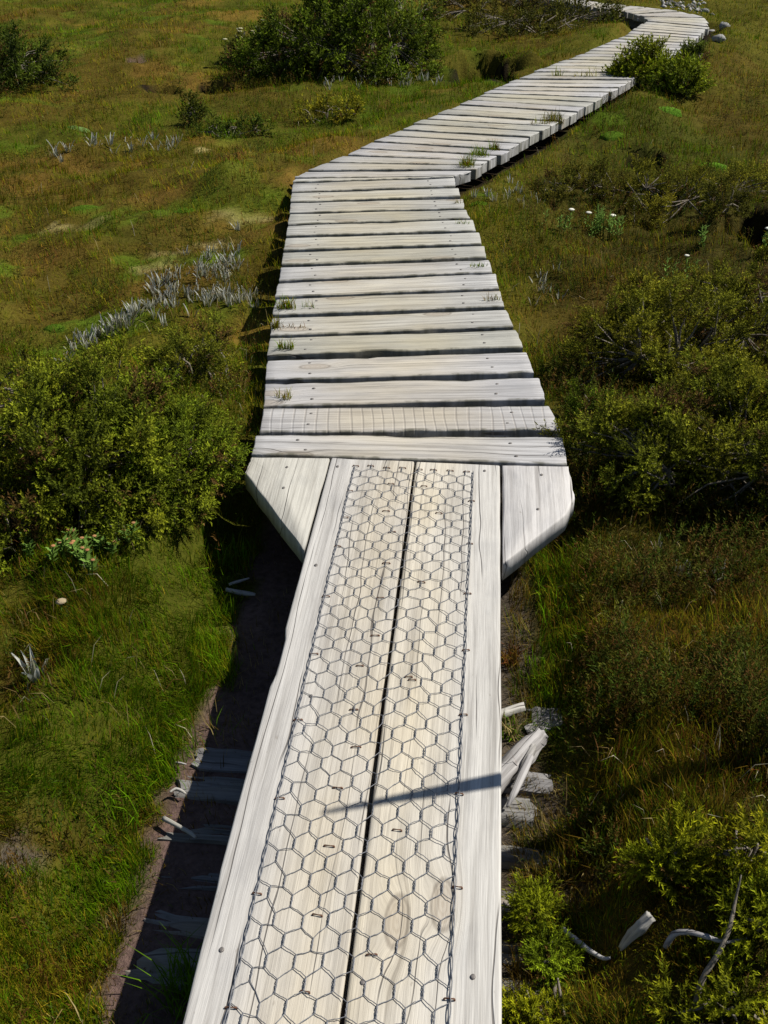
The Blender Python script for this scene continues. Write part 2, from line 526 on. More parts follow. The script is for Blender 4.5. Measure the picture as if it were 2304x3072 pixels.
def zone_weights(x, y):
    """soft weight of each kind of cover at a point"""
    j1 = (vnoise(x, y, 2.2, 5) - .5) * .9 + (vnoise(x, y, 7, 6) - .5) * .7 + (vnoise(x, y, 22, 8) - .5) * .8
    W = {k: np.zeros(np.shape(x)) for k in GROUND_COL}
    for kind, (cx, cy, rx, ry) in ZONES:
        d = np.hypot((x - cx) / rx, (y - cy) / ry) + j1 * (1.0 if kind in ('bright', 'yellow') else .6 if kind in ('mud', 'dirt') else .9)
        soft = .3 if kind in ('bright', 'yellow') else   .14 if kind in ('mud', 'dirt', 'peat') else .45
        W[kind] = np.maximum(W[kind], sstep(1 + soft, 1 - soft, d))
    rag = sstep(.34, .60, vnoise(x, y, 16, 9) * .5 + vnoise(x, y, 41, 10) * .5)
    W['yellow'] *= .35 + .65 * rag
    W['bright'] *= .45 + .55 * rag
    W['orange'] *= .55 * rag + .25
    left = sstep(2.9, 3.4, y) * sstep(.1, -.5, x - .35 * (y - 4)) * sstep(30, 16, y)
    W['green'] = np.maximum(W['green'], .95 * left * sstep(.52, .66, vnoise(x, y, 1.25, 121) * .75 + vnoise(x, y, 5, 122) * .25))
    W['brown'] = np.maximum(W['brown'], .95 * left * sstep(.50, .64, vnoise(x, y, 1.5, 123) * .75 + vnoise(x, y, 6, 124) * .25))
    W['orange'] = np.maximum(W['orange'], .60 * left * sstep(.60, .74, vnoise(x, y, 2.6, 125) * .7 + vnoise(x, y, 8, 126) * .3))
    W['bright'] = np.maximum(W['bright'], .55 * left * sstep(.68, .78, vnoise(x, y, 3.4, 127) * .75 + vnoise(x, y, 12, 128) * .25))
    s = main_s(x, y)
    right = sstep(.2, .9, s + j1 * .3) * sstep(9.0, 3.4, y)
    W['heath'] = np.maximum(W['heath'], right * 1.3)
    # bare trodden strip under the long boards
    sl = .395 + .03 * sstep(1.2, 1.5, y) + j1 * .08
    sr = .285 + j1 * .05
    strip = sstep(-sl - .02, -sl + .02, s) * sstep(sr + .02, sr - .02, s) * sstep(2.75, 2.4, y)
    W['mud'] = np.maximum(W['mud'], strip * sstep(.1, -.05, s))
    W['dirt'] = np.maximum(W['dirt'], strip * sstep(-.05, .1, s))
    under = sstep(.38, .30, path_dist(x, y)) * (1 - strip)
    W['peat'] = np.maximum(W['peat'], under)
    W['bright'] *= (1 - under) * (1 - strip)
    tot = sum(W[k] for k in ('bright', 'yellow', 'mud', 'dirt', 'peat', 'orange')) + .45 * (W['green'] + W['brown'] + W['heath'])
    W['olive'] = np.clip(1 - tot, .08, 1)
    for k in ('green', 'brown', 'heath', 'olive', 'orange'):
        W[k] = W[k] * (1 - np.maximum(np.maximum(W['mud'], W['dirt'] * .8), W['peat']) * .97) * (1 - W['yellow'] * .9) * (1 - W['bright'] * .8)
    return W


HOLES = [(1450, 215, 95, 38, .30), (2280, 700, 85, 55, .28), (645, 255, 45, 9, .14), (480, 268, 45, 8, .10), (1930, 480, 70, 12, .12), (415, 196, 32, 10, .05)]
HOLES = [(ell(a, b, c, d), dep) for a, b, c, d, dep in HOLES]


def gz(x, y):
    x = np.asarray(x, float)
    y = np.asarray(y, float)
    z = -.115 + (vnoise(x, y, .7, 1) - .5) * .12 + (vnoise(x, y, 2.1, 2) - .5) * .075 + (vnoise(x, y, 6.5, 3) - .5) * .03 + (vnoise(x, y, 19, 4) - .5) * .012
    z = z + .05 * sstep(1.2, 3.5, np.abs(x - .1 * y)) * sstep(14, 4, y)
    away = sstep(.35, .7, np.abs(main_s(x, y) + .03)) * (.35 + .65 * sstep(8, 3, y))
    hum = vnoise(x, y, 4.2, 14)
    z = z + away * (.075 * (hum * hum - .3) + .035 * (vnoise(x, y, 11, 15) - .5))
    for (cx, cy, rx, ry), dep in HOLES:
        d = np.hypot((x - cx) / rx, (y - cy) / ry) + (vnoise(x, y, 5, 11) - .5) * .8 + (vnoise(x, y, 14, 13) - .5) * .35
        z = z - dep * sstep(1.1, .72, d)
        z = z + dep * .30 * sstep(.55, 0, np.abs(d - 1.35)) * (y > cy)
    pd = path_dist(x, y)
    z = z + .075 * sstep(5.0, 5.4, y) * sstep(.34, .46, pd) * sstep(1.1, .6, pd)
    lim = np.where(y > 5.2, -.085, -.15)
    z = np.where(pd < .6, np.minimum(z, lim + (z - lim) * sstep(.34, .44, pd)), z)
    s = main_s(x, y)
    ch = sstep(.62, .40, np.abs(s + .07)) * sstep(2.9, 2.35, y)
    z = z * (1 - ch) + (-.215 + (vnoise(x, y, 9, 12) - .5) * .016) * ch
    return z


xs = np.concatenate([-5.2 - np.geomspace(.04, 150, 34)[::-1], np.arange(-5.2, 5.21, .036), 5.2 + np.geomspace(.04, 150, 34)])
ys = np.concatenate([.3 - np.geomspace(.05, 60, 22)[::-1], np.arange(.3, 13.4, .036), 13.4 + np.geomspace(.04, 220, 36)])
GX, GY = np.meshgrid(xs, ys)
gx, gy_ = GX.ravel(), GY.ravel()
nx, ny = len(xs), len(ys)
ii = np.arange(nx * ny).reshape(ny, nx)
quads = np.stack([ii[:-1, :-1], ii[:-1, 1:], ii[1:, 1:], ii[1:, :-1]], -1).reshape(-1, 4)
W = zone_weights(gx, gy_)
tot = sum(W.values())
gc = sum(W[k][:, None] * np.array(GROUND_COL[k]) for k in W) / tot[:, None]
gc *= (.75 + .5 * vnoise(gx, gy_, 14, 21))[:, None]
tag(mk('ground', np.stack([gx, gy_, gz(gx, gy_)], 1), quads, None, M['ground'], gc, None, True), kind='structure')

# ------------------------------------------------------------------ the boardwalk
walk = empty('boardwalk', (0, 0, 0), 'weathered timber boardwalk of cross boards joining two long boards with wire netting', 'boardwalk')


def plank(c_nl, c_nr, c_fl, c_fr, thick=.046, seg=18, mat='board', worn='deck', seed=0, name='plank', warp=.0016, edge=.0016, top=0.0, slim=.0025):
    """a board between four top corners, grain along local x, with worn edges"""
    r = np.random.default_rng(seed)
    c_nl, c_nr, c_fl, c_fr = [np.asarray(q, float)[:3] for q in (c_nl, c_nr, c_fl, c_fr)]
    o = (c_nl + c_nr + c_fl + c_fr) / 4
    ax = (c_nr + c_fr - c_nl - c_fl)
    ang = math.atan2(ax[1], ax[0])
    ca, sa = math.cos(ang), math.sin(ang)
    loc = lambda q: np.array([(q[0] - o[0]) * ca + (q[1] - o[1]) * sa, -(q[0] - o[0]) * sa + (q[1] - o[1]) * ca])
    a, b, c, d = loc(c_nl), loc(c_nr), loc(c_fl), loc(c_fr)
    width = np.linalg.norm((a + b - c - d) / 2)
    bev = min(.0035, width * .1)
    # profile across: (v fraction, v offset, z)
    prof = [(0, .001, -thick), (0, 0, -bev * 1.3), (0, bev * .35, -bev * .35), (0, bev * 1.3, 0), (0, .011, 0), (.25, 0, 0), (.5, 0, 0), (.75, 0, 0), (1, -.011, 0), (1, -bev * 1.3, 0), (1, -bev * .35, -bev * .35), (1, 0, -bev * 1.3), (1, -.001, -thick)]
    ts = np.linspace(0, 1, seg + 1)
    ts = np.concatenate([[0, .004], ts[1:-1], [.996, 1]])
    m = len(prof)
    V, wv, ev = [], [], []
    ph = r.random(8) * 99
    en = vnoise(ts * 9, np.full(len(ts), ph[0]), 1, 1) - .5 + .6 * (vnoise(ts * 40, np.full(len(ts), ph[1]), 1, 2) - .5)
    ef = vnoise(ts * 9, np.full(len(ts), ph[2]), 1, 3) - .5 + .6 * (vnoise(ts * 40, np.full(len(ts), ph[3]), 1, 4) - .5)
    chip_n = sstep(.80, .9, vnoise(ts * 14, np.full(len(ts), ph[4]), 1, 5)) * .006
    chip_f = sstep(.80, .9, vnoise(ts * 14, np.full(len(ts), ph[5]), 1, 6)) * .006
    for i, t in enumerate(ts):
        pn = a * (1 - t) + b * t + np.array([0, slim])
        pf = c * (1 - t) + d * t - np.array([0, slim])
        endd = bev * .55 if i in (0, len(ts) - 1) else 0
        for k, (vf, vo, z) in enumerate(prof):
            q = pn * (1 - vf) + pf * vf
            off = vo
            if vf == 0:
                off += en[i] * edge * 2 + (chip_n[i] if z > -.01 else 0)
            elif vf == 1:
                off += ef[i] * edge * 2 - (chip_f[i] if z > -.01 else 0)
            zz = z - endd * (1 if z > -.02 else 0)
            if z > -thick * .8:
                zz += (vnoise(t * 5 + ph[6], vf * 2 + ph[7], 1, 7) - .5) * warp * 2
            endx = (vnoise(vf * 6 + ph[7], ph[6] + t, 1, 9) - .5) * .006 if i in (0, 1, len(ts) - 2, len(ts) - 1) else 0
            V.append((q[0] + endx, q[1] + off, zz + top))
            ev.append(1.0 if worn == 'deck' and vf in (0, 1) and abs(vo) < .01 else 0.0)
            if worn == 'deck':
                wv.append(float(sstep(.36, .10, abs(q[0] + .03))))
            elif worn == 'left':
                wv.append(float(sstep(.045, -.035, q[1])))
            elif worn == 'right':
                wv.append(float(sstep(-.045, .035, q[1])))
            else:
                wv.append(0.0)
    n = len(ts)
    Q = [(i * m + k, (i + 1) * m + k, (i + 1) * m + k + 1, i * m + k + 1) for i in range(n - 1) for k in range(m - 1)]
    Q += [(i * m + m - 1, (i + 1) * m + m - 1, (i + 1) * m, i * m) for i in range(n - 1)]
    V = np.array(V)
    V = np.vstack([V, V[:m].mean(0), V[-m:].mean(0)])
    wv += [wv[0], wv[-1]]
    ev += [.3, .3]
    cA, cB = n * m, n * m + 1
    T = [(k, (k + 1) % m, cA) for k in range(m)] + [((n - 1) * m + (k + 1) % m, (n - 1) * m + k, cB) for k in range(m)]
    ob = mk(name, V, Q, T, M[mat], None, walk, True, {'worn': wv, 'edge': ev})
    ob.data.set_sharp_from_angle(angle=math.radians(50))
    ob.location = o
    ob.rotation_euler[2] = ang
    return ob, (a, b, c, d)


# one nail head mesh for all boards
def nail_mesh():
    ang = np.arange(8) * math.pi / 4
    V = np.concatenate([np.stack([np.cos(ang) * .0042, np.sin(ang) * .0042, np.full(8, -.003)], 1),
                        np.stack([np.cos(ang) * .0040, np.sin(ang) * .0040, np.full(8, .0009)], 1),
                        np.stack([np.cos(ang) * .0024, np.sin(ang) * .0024, np.full(8, .0014)], 1)])
    Q = [(r * 8 + k, r * 8 + (k + 1) % 8, r * 8 + 8 + (k + 1) % 8, r * 8 + 8 + k) for r in (0, 1) for k in range(8)]
    T = [(16, 16 + k, 16 + k + 1) for k in range(1, 7)]
    o = mk('nail', V, Q, T, M['nail'], None, None, True)
    me = o.data
    bpy.data.objects.remove(o)
    return me


NAIL = nail_mesh()


def nail(parent, x, y, z=.0006):
    o = bpy.data.objects.new('nail', NAIL)
    COL.objects.link(o)
    o.parent = parent
    o.location = (x, y, z)
    o.scale = (1.25, .95, 1)
    return o


r_n = np.random.default_rng(5)
for i, (nl, nr, fl, fr) in enumerate(P):
    q = [U(*v) for v in (nl, nr, fl, fr)]
    wdt = np.linalg.norm((q[0] + q[1] - q[2] - q[3]) / 2)
    ob, (a, b, c, d) = plank(*q, seg=26 if i < 8 else 18, mat='board_kerf' if i == 1 else 'board', seed=100 + i, thick=.047)
    if i < 16:
        L = b[0] - a[0]
        for side in (-1, 1):
            for v in (.27, .74):
                t = .5 + side * (.5 - (.115 + r_n.random() * .03) / L)
                near = a * (1 - t) + b * t
                far = c * (1 - t) + d * t
                pt = near * (1 - v) + far * v
                nail(ob, pt[0] + (r_n.random() - .5) * .012, pt[1] + (r_n.random() - .5) * .012)

# the rest of the cross boards, about 150 mm apart along the centre line
cen = np.array([(a + b) / 2 for a, b in KW])
seglen = np.linalg.norm(np.diff(cen, axis=0), axis=1)
cum = np.concatenate([[0], np.cumsum(seglen)])
LW = np.array([a for a, b in KW])
RW = np.array([b for a, b in KW])


def at_s(s):
    i = min(np.searchsorted(cum, s, side='right') - 1, len(seglen) - 1)
    t = (s - cum[i]) / seglen[i]
    return LW[i] * (1 - t) + LW[i + 1] * t, RW[i] * (1 - t) + RW[i + 1] * t


s_pos, i = 0.0, 0
r_p = np.random.default_rng(12)
while s_pos < cum[-1] - .16:
    pitch = .140 + r_p.random() * .02
    gap = .017 + r_p.random() * .011
    l0, r0 = at_s(s_pos)
    l1, r1 = at_s(s_pos + pitch - gap)
    ext = (r_p.random(2) - .5) * .022
    dv = (r0 - l0) / np.linalg.norm(r0 - l0)
    l0, l1 = l0 + dv * ext[0], l1 + dv * ext[0]
    r0, r1 = r0 + dv * ext[1], r1 + dv * ext[1]
    plank(l0, r0, l1, r1, seg=10, seed=300 + i, thick=.052, edge=.0022, warp=.002, top=(r_p.random() - .5) * .005)
    s_pos += pitch
    i += 1

# the two long boards, a narrow slit between them
y0 = main_axis0 - main_dir * 2.6
tl, tm, tr_ = U(993, 1373), U(1246, 1383), U(1500, 1394)
bl, bm, br_ = [q - main_dir * 2.4 for q in (U(535, 3072), U(1021, 3072), U(1503, 3072))]
gapv = main_perp * .0035


def long_board(n0, n1, f0, f1, worn, seed):
    # grain runs along the track: "near edge" is the left side, local x points away from the camera
    return plank(f0, f1, n0, n1, thick=.05, seg=90, mat='main_board', worn=worn, seed=seed, warp=.0008, edge=.0012)


# local +y of these boards points to the left of the track
lb, lbc = plank(bm - gapv, tm - gapv, bl, tl, thick=.05, seg=110, mat='main_board', worn='left', seed=21, warp=.0008, edge=.0013, slim=0.0)
rb, rbc = plank(br_, tr_, bm + gapv, tm + gapv, thick=.05, seg=110, mat='main_board', worn='right', seed=22, warp=.0008, edge=.0013, slim=0.0)


def wing(pts, seed, name):
    """a board cut to a blunt triangle; pts run counter-clockwise from above, grain along the track"""
    pts = [np.asarray(p, float) for p in pts]
    o = sum(pts) / len(pts)
    ang = math.atan2(main_dir[1], main_dir[0])
    ca, sa = math.cos(ang), math.sin(ang)
    L = [np.array([(p[0] - o[0]) * ca + (p[1] - o[1]) * sa, -(p[0] - o[0]) * sa + (p[1] - o[1]) * ca]) for p in pts]
    r = np.random.default_rng(seed)
    ring = []
    n = len(L)
    for i in range(n):
        a, b = L[i], L[(i + 1) % n]
        for t in np.linspace(0, 1, 9)[:-1]:
            p = a * (1 - t) + b * t
            if t > 0:
                nrm = np.array([b[1] - a[1], a[0] - b[0]])
                nrm /= np.linalg.norm(nrm)
                p = p + nrm * (r.random() - .5) * .0028
            ring.append(p)
    ring = np.array(ring)
    c = ring.mean(0)
    k = len(ring)
    inset = lambda w: ring + (c - ring) / np.linalg.norm(c - ring, axis=1)[:, None] * w
    lay = [(ring, -.05), (ring, -.006), (inset(.002), -.0015), (inset(.0065), 0.0)]
    V = np.concatenate([np.column_stack([q, np.full(k, z)]) for q, z in lay] + [[[c[0], c[1], 0]], [[c[0], c[1], -.05]]])
    Q = [(j * k + i, j * k + (i + 1) % k, (j + 1) * k + (i + 1) % k, (j + 1) * k + i) for j in range(3) for i in range(k)]
    T = [(3 * k + i, 3 * k + (i + 1) % k, 4 * k) for i in range(k)] + [((i + 1) % k, i, 4 * k + 1) for i in range(k)]
    ob = mk(name, V, Q, T, M['main_board'], None, walk, False, {'worn': np.zeros(len(V))})
    ob.location = o
    ob.rotation_euler[2] = ang
    return ob, lambda p: ((p[0] - o[0]) * ca + (p[1] - o[1]) * sa, -(p[0] - o[0]) * sa + (p[1] - o[1]) * ca)


g2 = main_perp * .004
wl, wl_f = wing([U(754, 1370), U(733, 1416), U(918, 1650) - g2, U(993, 1373) - g2], 31, 'corner_board')
wr, wr_f = wing([U(1502, 1394) + g2, U(1504, 1690) + g2, U(1700, 1540), U(1725, 1490), U(1706, 1397)], 32, 'corner_board')


def to_local(ob, p):
    q = ob.matrix_basis.inverted() @ Vector(p)
    return q.x, q.y


for ob, lst in ((wl, [(861, 1402), (851, 1464)]), (wr, [(1625, 1425), (1614, 1528)]), (lb, [(1013, 1400), (948, 1696), (665, 2850), (933, 2089)]), (rb, [(1454, 1413), (1419, 2931), (1088, 2948)])):
    for f in lst:
        x, y = to_local(ob, U(*f))
        nd = nail(ob, x, y)
        if f[1] > 2000:
            nd.scale = (1.15, .95, 1)

# ------------------------------------------------------------------ bearers below the boards
def box_along(name, a, b, w, z0, z1, mat, parent, seed=0):
    a, b = np.asarray(a, float), np.asarray(b, float)
    L = np.linalg.norm((b - a)[:2])
    ang = math.atan2(b[1] - a[1], b[0] - a[0])
    r = np.random.default_rng(seed)
    n = 5
    V = []
    for i in range(n + 1):
        x = -L / 2 + L * i / n
        j = (r.random(4) - .5) * .008
        V += [(x, -w / 2 + j[0], z0), (x, w / 2 + j[1], z0), (x, w / 2 + j[2], z1 - .006), (x, w / 2 - .008, z1), (x, -w / 2 + .008, z1), (x, -w / 2 + j[3], z1 - .006)]
    m = 6
    Q = [(i * m + k, i * m + (k + 1) % m, (i + 1) * m + (k + 1) % m, (i + 1) * m + k) for i in range(n) for k in range(m)]
    T = []
    for base, flip in ((0, True), (n * m, False)):
        for k in range(1, m - 1):
            T.append((base, base + k + 1, base + k) if flip else (base, base + k, base + k + 1))
    o = mk(name, V, Q, T, M[mat], None, parent)
    o.location = ((a[0] + b[0]) / 2, (a[1] + b[1]) / 2, 0)
    o.rotation_euler[2] = ang
    return o


edges = [(U(*nl), U(*nr)) for nl, nr, fl, fr in P[::3]] + KW
for side in (.26, .74):
    pts = [l * (1 - side) + r * side for l, r in edges]
    for i in range(len(pts) - 1):
        box_along('bearer', pts[i], pts[i + 1], .085, -.19, -.0545, 'old_wood', walk, 500 + i)
for k, (l, r) in enumerate([edges[1], edges[4], KW[1], KW[3], KW[5], KW[6], KW[8], KW[10], KW[12], KW[14]]):
    d = (r - l) / np.linalg.norm(r - l)
    box_along('cross_bearer', l + d * .02, r - d * .015, .09, -.30, -.1915, 'board', walk, 560 + k)
c_top = (tl + tr_) / 2 - main_dir * .24
box_along('cross_bearer', c_top - main_perp * .25, c_top + main_perp * .2, .10, -.16, -.0535, 'old_wood', walk, 590)

# ------------------------------------------------------------------ wire netting on the long boards
mw_tl, mw_tr = U(1064, 1400), U(1419, 1419)
mw_l = -(.5 * np.linalg.norm(mw_tr - mw_tl))
net_c = (mw_tl + mw_tr) / 2
net_l = main_s(mw_tl[0], mw_tl[1])
net_r = main_s(mw_tr[0], mw_tr[1])
bl_s = main_s(*U(678, 3072)[:2])
br_s = main_s(*U(1346, 3072)[:2])
NC = 7
rs = .0365
NR = 96
r_w = np.random.default_rng(44)


def net_pt(u, v):
    """u 0..1 across, v metres towards the camera from the top end"""
    f = v / 1.58
    sl = net_l * (1 - f) + bl_s * f
    sr = net_r * (1 - f) + br_s * f
    s = sl + (sr - sl) * u
    along = (net_c - main_axis0) @ main_dir - v
    return main_axis0 + main_perp * s + main_dir * along


bag = Bag()
node = {}
for r in range(NR):
    off = .5 if r % 2 else 0.0
    for c in range(NC + 1):
        u = (c + off) / (NC + .5)
        if u > 1.001:
            continue
        bend = .055 * (vnoise(r * .33, c * .9, 1, 31) - .5) / NC * 4
        v = r * rs + .009 * (vnoise(r * .7, c * 1.3, 1, 32) - .5) + .022 * (vnoise(c * .6, r * .12, 1, 33) - .5)
        p = net_pt(np.clip(u + bend, 0, 1) if 0 < c else u, v)
        zt = .0018 + .0036 * vnoise(r * .8, c * 1.1, 1, 34) ** 2
        node[(r, c)] = (p, zt)


def wire(pts, rad, n=5):
    V, Q, T = tube(pts, rad, n, cap=False)
    bag.add(V, Q, T)


tw = .0108
for (r, c), (p, zt) in node.items():
    off = .5 if r % 2 else 0
    left_edge = (c == 0 and not r % 2)
    right_edge = (c == NC and r % 2 == 1)
    top = p + main_dir * tw + [0, 0, zt]
    bot = p - main_dir * tw + [0, 0, zt]
    if not (left_edge or right_edge):
        ds = main_perp * .0011
        # two wires wound round each other
        tt = np.linspace(-1, 1, 5)
        for ph in (0, math.pi):
            pts = [p + main_dir * tw * t + main_perp * (.0010 * math.cos(ph + t * 4.2)) + np.array([0, 0, zt + .0010 * math.sin(ph + t * 4.2)]) for t in tt]
            wire(pts, .00082, 4)
    # diagonals to the next row towards the camera
    for nb in ((r + 1, c if r % 2 else c - 1), (r + 1, c + 1 if r % 2 else c)):
        if nb in node:
            q, zq = node[nb]
            e = q + main_dir * tw + [0, 0, zq]
            mid = (bot + e) / 2 + np.array([(r_w.random() - .5) * .003, (r_w.random() - .5) * .003, (r_w.random() - .35) * .0022])
            m1 = bot * .72 + e * .28 - main_dir * .0008
            m2 = bot * .28 + e * .72 + main_dir * .0008
            wire([bot, (m1 + mid) / 2, mid, (m2 + mid) / 2, e], .0007)
for u in (0, 1):
    tt = np.arange(0, NR * rs, .007)
    for ph in (0, 2.6):
        pts = []
        for v in tt:
            w_ = (.0022 * math.sin(v * 86 + ph) + .0022 * (vnoise(v * 20, u * 9, 1, 35) - .5))
            pts.append(net_pt(u, v) + main_perp * w_ * .75 + np.array([0, 0, .0036 + .0012 * math.cos(v * 86 + ph)]))
        wire(pts, .0009)
net = bag.build('wire_netting', M['wire'], walk, True)

ST = [(861 + 0, 1900 + 0)]
ST = []
for ox, oy, sc, lst in ((800, 1900, 2.183, [(310, 130), (710, 10), (610, 208), (930, 280), (953, 299), (1305, 105), (570, 495), (205, 562), (1288, 527), (585, 740), (465, 1007), (85, 1075), (1262, 1045), (855, 1283)]),
                        (600, 2500, 1.728, [(670, 62), (295, 308), (1335, 275), (608, 420), (890, 625), (545, 817), (160, 900), (1293, 855)]),
                        (700, 1330, 1.565, [(575, 103), (645, 103), (720, 112), (795, 112), (875, 120), (940, 122), (1018, 125), (1095, 130), (740, 187), (895, 198), (548, 220), (717, 315), (965, 325), (1118, 268),
                                            (525, 345), (745, 413), (1110, 468), (490, 480), (718, 560), (883, 648), (1100, 702), (690, 722), (435, 715)])):
    ST += [(ox + a / sc, oy + b / sc) for a, b in lst]
SV, SQ, STt = tube([(-.0075, 0, -.004), (-.0074, 0, .0022), (-.0064, 0, .0034), (.0064, 0, .0034), (.0074, 0, .0022), (.0075, 0, -.004)], .0015, 5)
st0 = mk('staple', SV, SQ, STt, M['rust'], None, None, True)
st_mesh = st0.data
bpy.data.objects.remove(st0)
for f in ST:
    o = bpy.data.objects.new('staple', st_mesh)
    COL.objects.link(o)
    o.parent = net
    p = U(*f, .004)
    o.location = (p[0], p[1], 0)
    o.rotation_euler[2] = -math.radians(5) + (r_w.random() - .5) * .35
    o.scale = (.85 + .3 * r_w.random(), 1, 1)

# ------------------------------------------------------------------ old timbers, logs and sticks on the ground
def gpt(px, py, lift=0.0):
    """photograph pixel -> point on the real ground"""
    z = -.15
    for _ in range(6):
        p = U(px, py, z)
        z = float(gz(p[0], p[1]))
    p = U(px, py, z)
    return np.array([p[0], p[1], z + lift])


def sleeper(px, py, half_l, half_r, w, label, seed, h=.012, tilt=0.0):
    p = U(px, py, -.2)
    s0 = main_s(p[0], p[1])
    c = p - main_perp * s0
    r = np.random.default_rng(seed)
    a = c - main_perp * half_l
    b = c + main_perp * half_r + main_dir * tilt
    L = np.linalg.norm(b - a)
    n, m = 22, 9
    V = []
    for i in range(n + 1):
        x = -L / 2 + L * i / n
        for k in range(m):
            v = k / (m - 1)
            y = (v - .5) * w * (1 + .10 * (vnoise(i * .4, seed, 1, 41) - .5)) + (vnoise(i * .8, k * .1 + seed, 1, 42) - .5) * .008
            z = h * (1 - abs(2 * v - 1) ** 4) + (vnoise(i * .25, k * 1.7 + seed * 3, 1, 43) - .5) * .018 + (vnoise(i * .9, k * 2.7 + seed * 3, 1, 45) - .5) * .006
            if k in (0, m - 1):
                z = -.05
            V.append((x + (vnoise(k * 1.3, seed + i // 22, 1, 44) - .5) * .05 * (i in (0, n)), y, z))
    Q = [(i * m + k, (i + 1) * m + k, (i + 1) * m + k + 1, i * m + k + 1) for i in range(n) for k in range(m - 1)]
    Q += [(i * m + m - 1, (i + 1) * m + m - 1, (i + 1) * m, i * m) for i in range(n)]
    T = [(0, k, k + 1) for k in range(1, m - 1)] + [(n * m, n * m + k + 1, n * m + k) for k in range(1, m - 1)]
    o = mk('old_sleeper', V, Q, T, M['old_wood'], None, None, True)
    o.data.set_sharp_from_angle(angle=math.radians(40))
    o.location = ((a + b) / 2)[0], ((a + b) / 2)[1], -.2175
    o.rotation_euler[2] = math.atan2((b - a)[1], (b - a)[0])
    return tag(o, label, 'sleeper', 'old sleepers lying under the long boards')


sleeper(620, 2270, .385, .34, .075, 'grey sleeper under the long boards, beside the strip of pinkish mud', 1, .016)
sleeper(600, 2355, .40, .30, .085, 'cracked grey sleeper under the long boards, next to the one by the mud', 2, .014)
sleeper(570, 2485, .40, .36, .06, 'half buried dark sleeper under the long boards where a thin grey stick leans', 3, .008)
sleeper(520, 2620, .37, .30, .055, 'narrow sunken sleeper in the shadow of the long boards', 4, .006)
sleeper(500, 2760, .37, .36, .06, 'worn sleeper in the shadow of the long boards past the leaning stick', 5, .010)
sleeper(470, 2890, .37, .30, .09, 'broad worn sleeper under the long boards beside fresh grass', 6, .014)
sleeper(620, 2090, -.30, .42, .10, 'split grey sleeper end showing beside the bleached broken log', 7, .010)


def stick(name, label, cat, pix, rad, mat='bleached', lifts=None, zfix=None, n=8, wob=.35, group=None, seed=0, sub=4, parent=None, ridge=.5):
    """a branch lying along photograph points on the ground"""
    pts = []
    for i, f in enumerate(pix):
        if zfix is not None:
            pts.append(U(*f, zfix[i]))
            continue
        g = gpt(*f)
        g[2] += (lifts[i] if lifts else rad[min(i, len(rad) - 1)] * .8)
        pts.append(g)
    pts = np.array(pts)
    rad = np.interp(np.linspace(0, 1, len(pts)), np.linspace(0, 1, len(rad)), rad)
    # smooth resample
    t = np.linspace(0, len(pts) - 1, (len(pts) - 1) * sub + 1)
    base = np.floor(t).astype(int).clip(0, len(pts) - 2)
    out = []
    for tt, b in zip(t, base):
        p0, p1, p2, p3 = pts[max(b - 1, 0)], pts[b], pts[b + 1], pts[min(b + 2, len(pts) - 1)]
        f = tt - b
        out.append(.5 * (2 * p1 + (p2 - p0) * f + (2 * p0 - 5 * p1 + 4 * p2 - p3) * f * f + (3 * p1 - p0 - 3 * p2 + p3) * f ** 3))
    out = np.array(out)
    rr = np.interp(t, np.arange(len(pts)), rad)
    o0 = out[0].copy()
    ang = math.atan2(out[-1][1] - out[0][1], out[-1][0] - out[0][0])
    ca, sa = math.cos(ang), math.sin(ang)
    q = out - o0
    q = np.column_stack([q[:, 0] * ca + q[:, 1] * sa, -q[:, 0] * sa + q[:, 1] * ca, q[:, 2]])
    V, Q, T = tube(q, rr, n, True, wob * .3, seed, ridge)
    o = mk(name, V, Q, T, M[mat], None, parent, False)
    if parent is None:
        o.location = o0
        o.rotation_euler[2] = ang
        tag(o, label, cat, group)
    else:
        o.matrix_local = parent.matrix_basis.inverted() @ (Matrix.Translation(o0) @ Matrix.Rotation(ang, 4, 'Z'))
    return o


# broken bleached log with splinters, lying half under the right long board
lg = stick('broken_log', 'bleached split log poking out from under the right long board', 'log', [(1430, 2420), (1500, 2345), (1560, 2275), (1605, 2226), (1628, 2205)], [.017, .019, .019, .018, .014], n=22, wob=.12, seed=3, sub=6, ridge=.8, zfix=[-.185, -.182, -.178, -.175, -.174])
stick('splinter', None, None, [(1600, 2240), (1580, 2285), (1560, 2325), (1538, 2338)], [.008, .008, .006, .0015], parent=lg, n=9, wob=.5, seed=5, zfix=[-.165, -.165, -.17, -.18])
stick('splinter', None, None, [(1592, 2270), (1565, 2330), (1540, 2385), (1520, 2422)], [.007, .008, .006, .002], parent=lg, n=7, wob=.5, seed=6, zfix=[-.16, -.165, -.175, -.19])
stick('slab_offcut', 'short whitish timber offcut beyond the bleached split log', 'offcut', [(1470, 2172), (1510, 2162), (1545, 2150), (1565, 2142)], [.012, .013, .013, .012], n=4, wob=.3, seed=8, lifts=[.02, .022, .022, .02])
stick('dead_branch', 'curved silvery dead branch lying in the dark grass right of the boards', 'branch', [(1678, 2822), (1720, 2850), (1765, 2880), (1805, 2895), (1830, 2885)], [.004, .0045, .004, .0035, .002], seed=9, lifts=[.035, .03, .025, .018, .01])
stick('wood_chunk', 'rounded white bleached chunk of wood standing in the grass', 'wood', [(1858, 2868), (1890, 2843), (1915, 2826), (1940, 2806)], [.004, .009, .0105, .007], n=16, wob=.3, ridge=1.1, seed=10, lifts=[.02, .035, .045, .05])
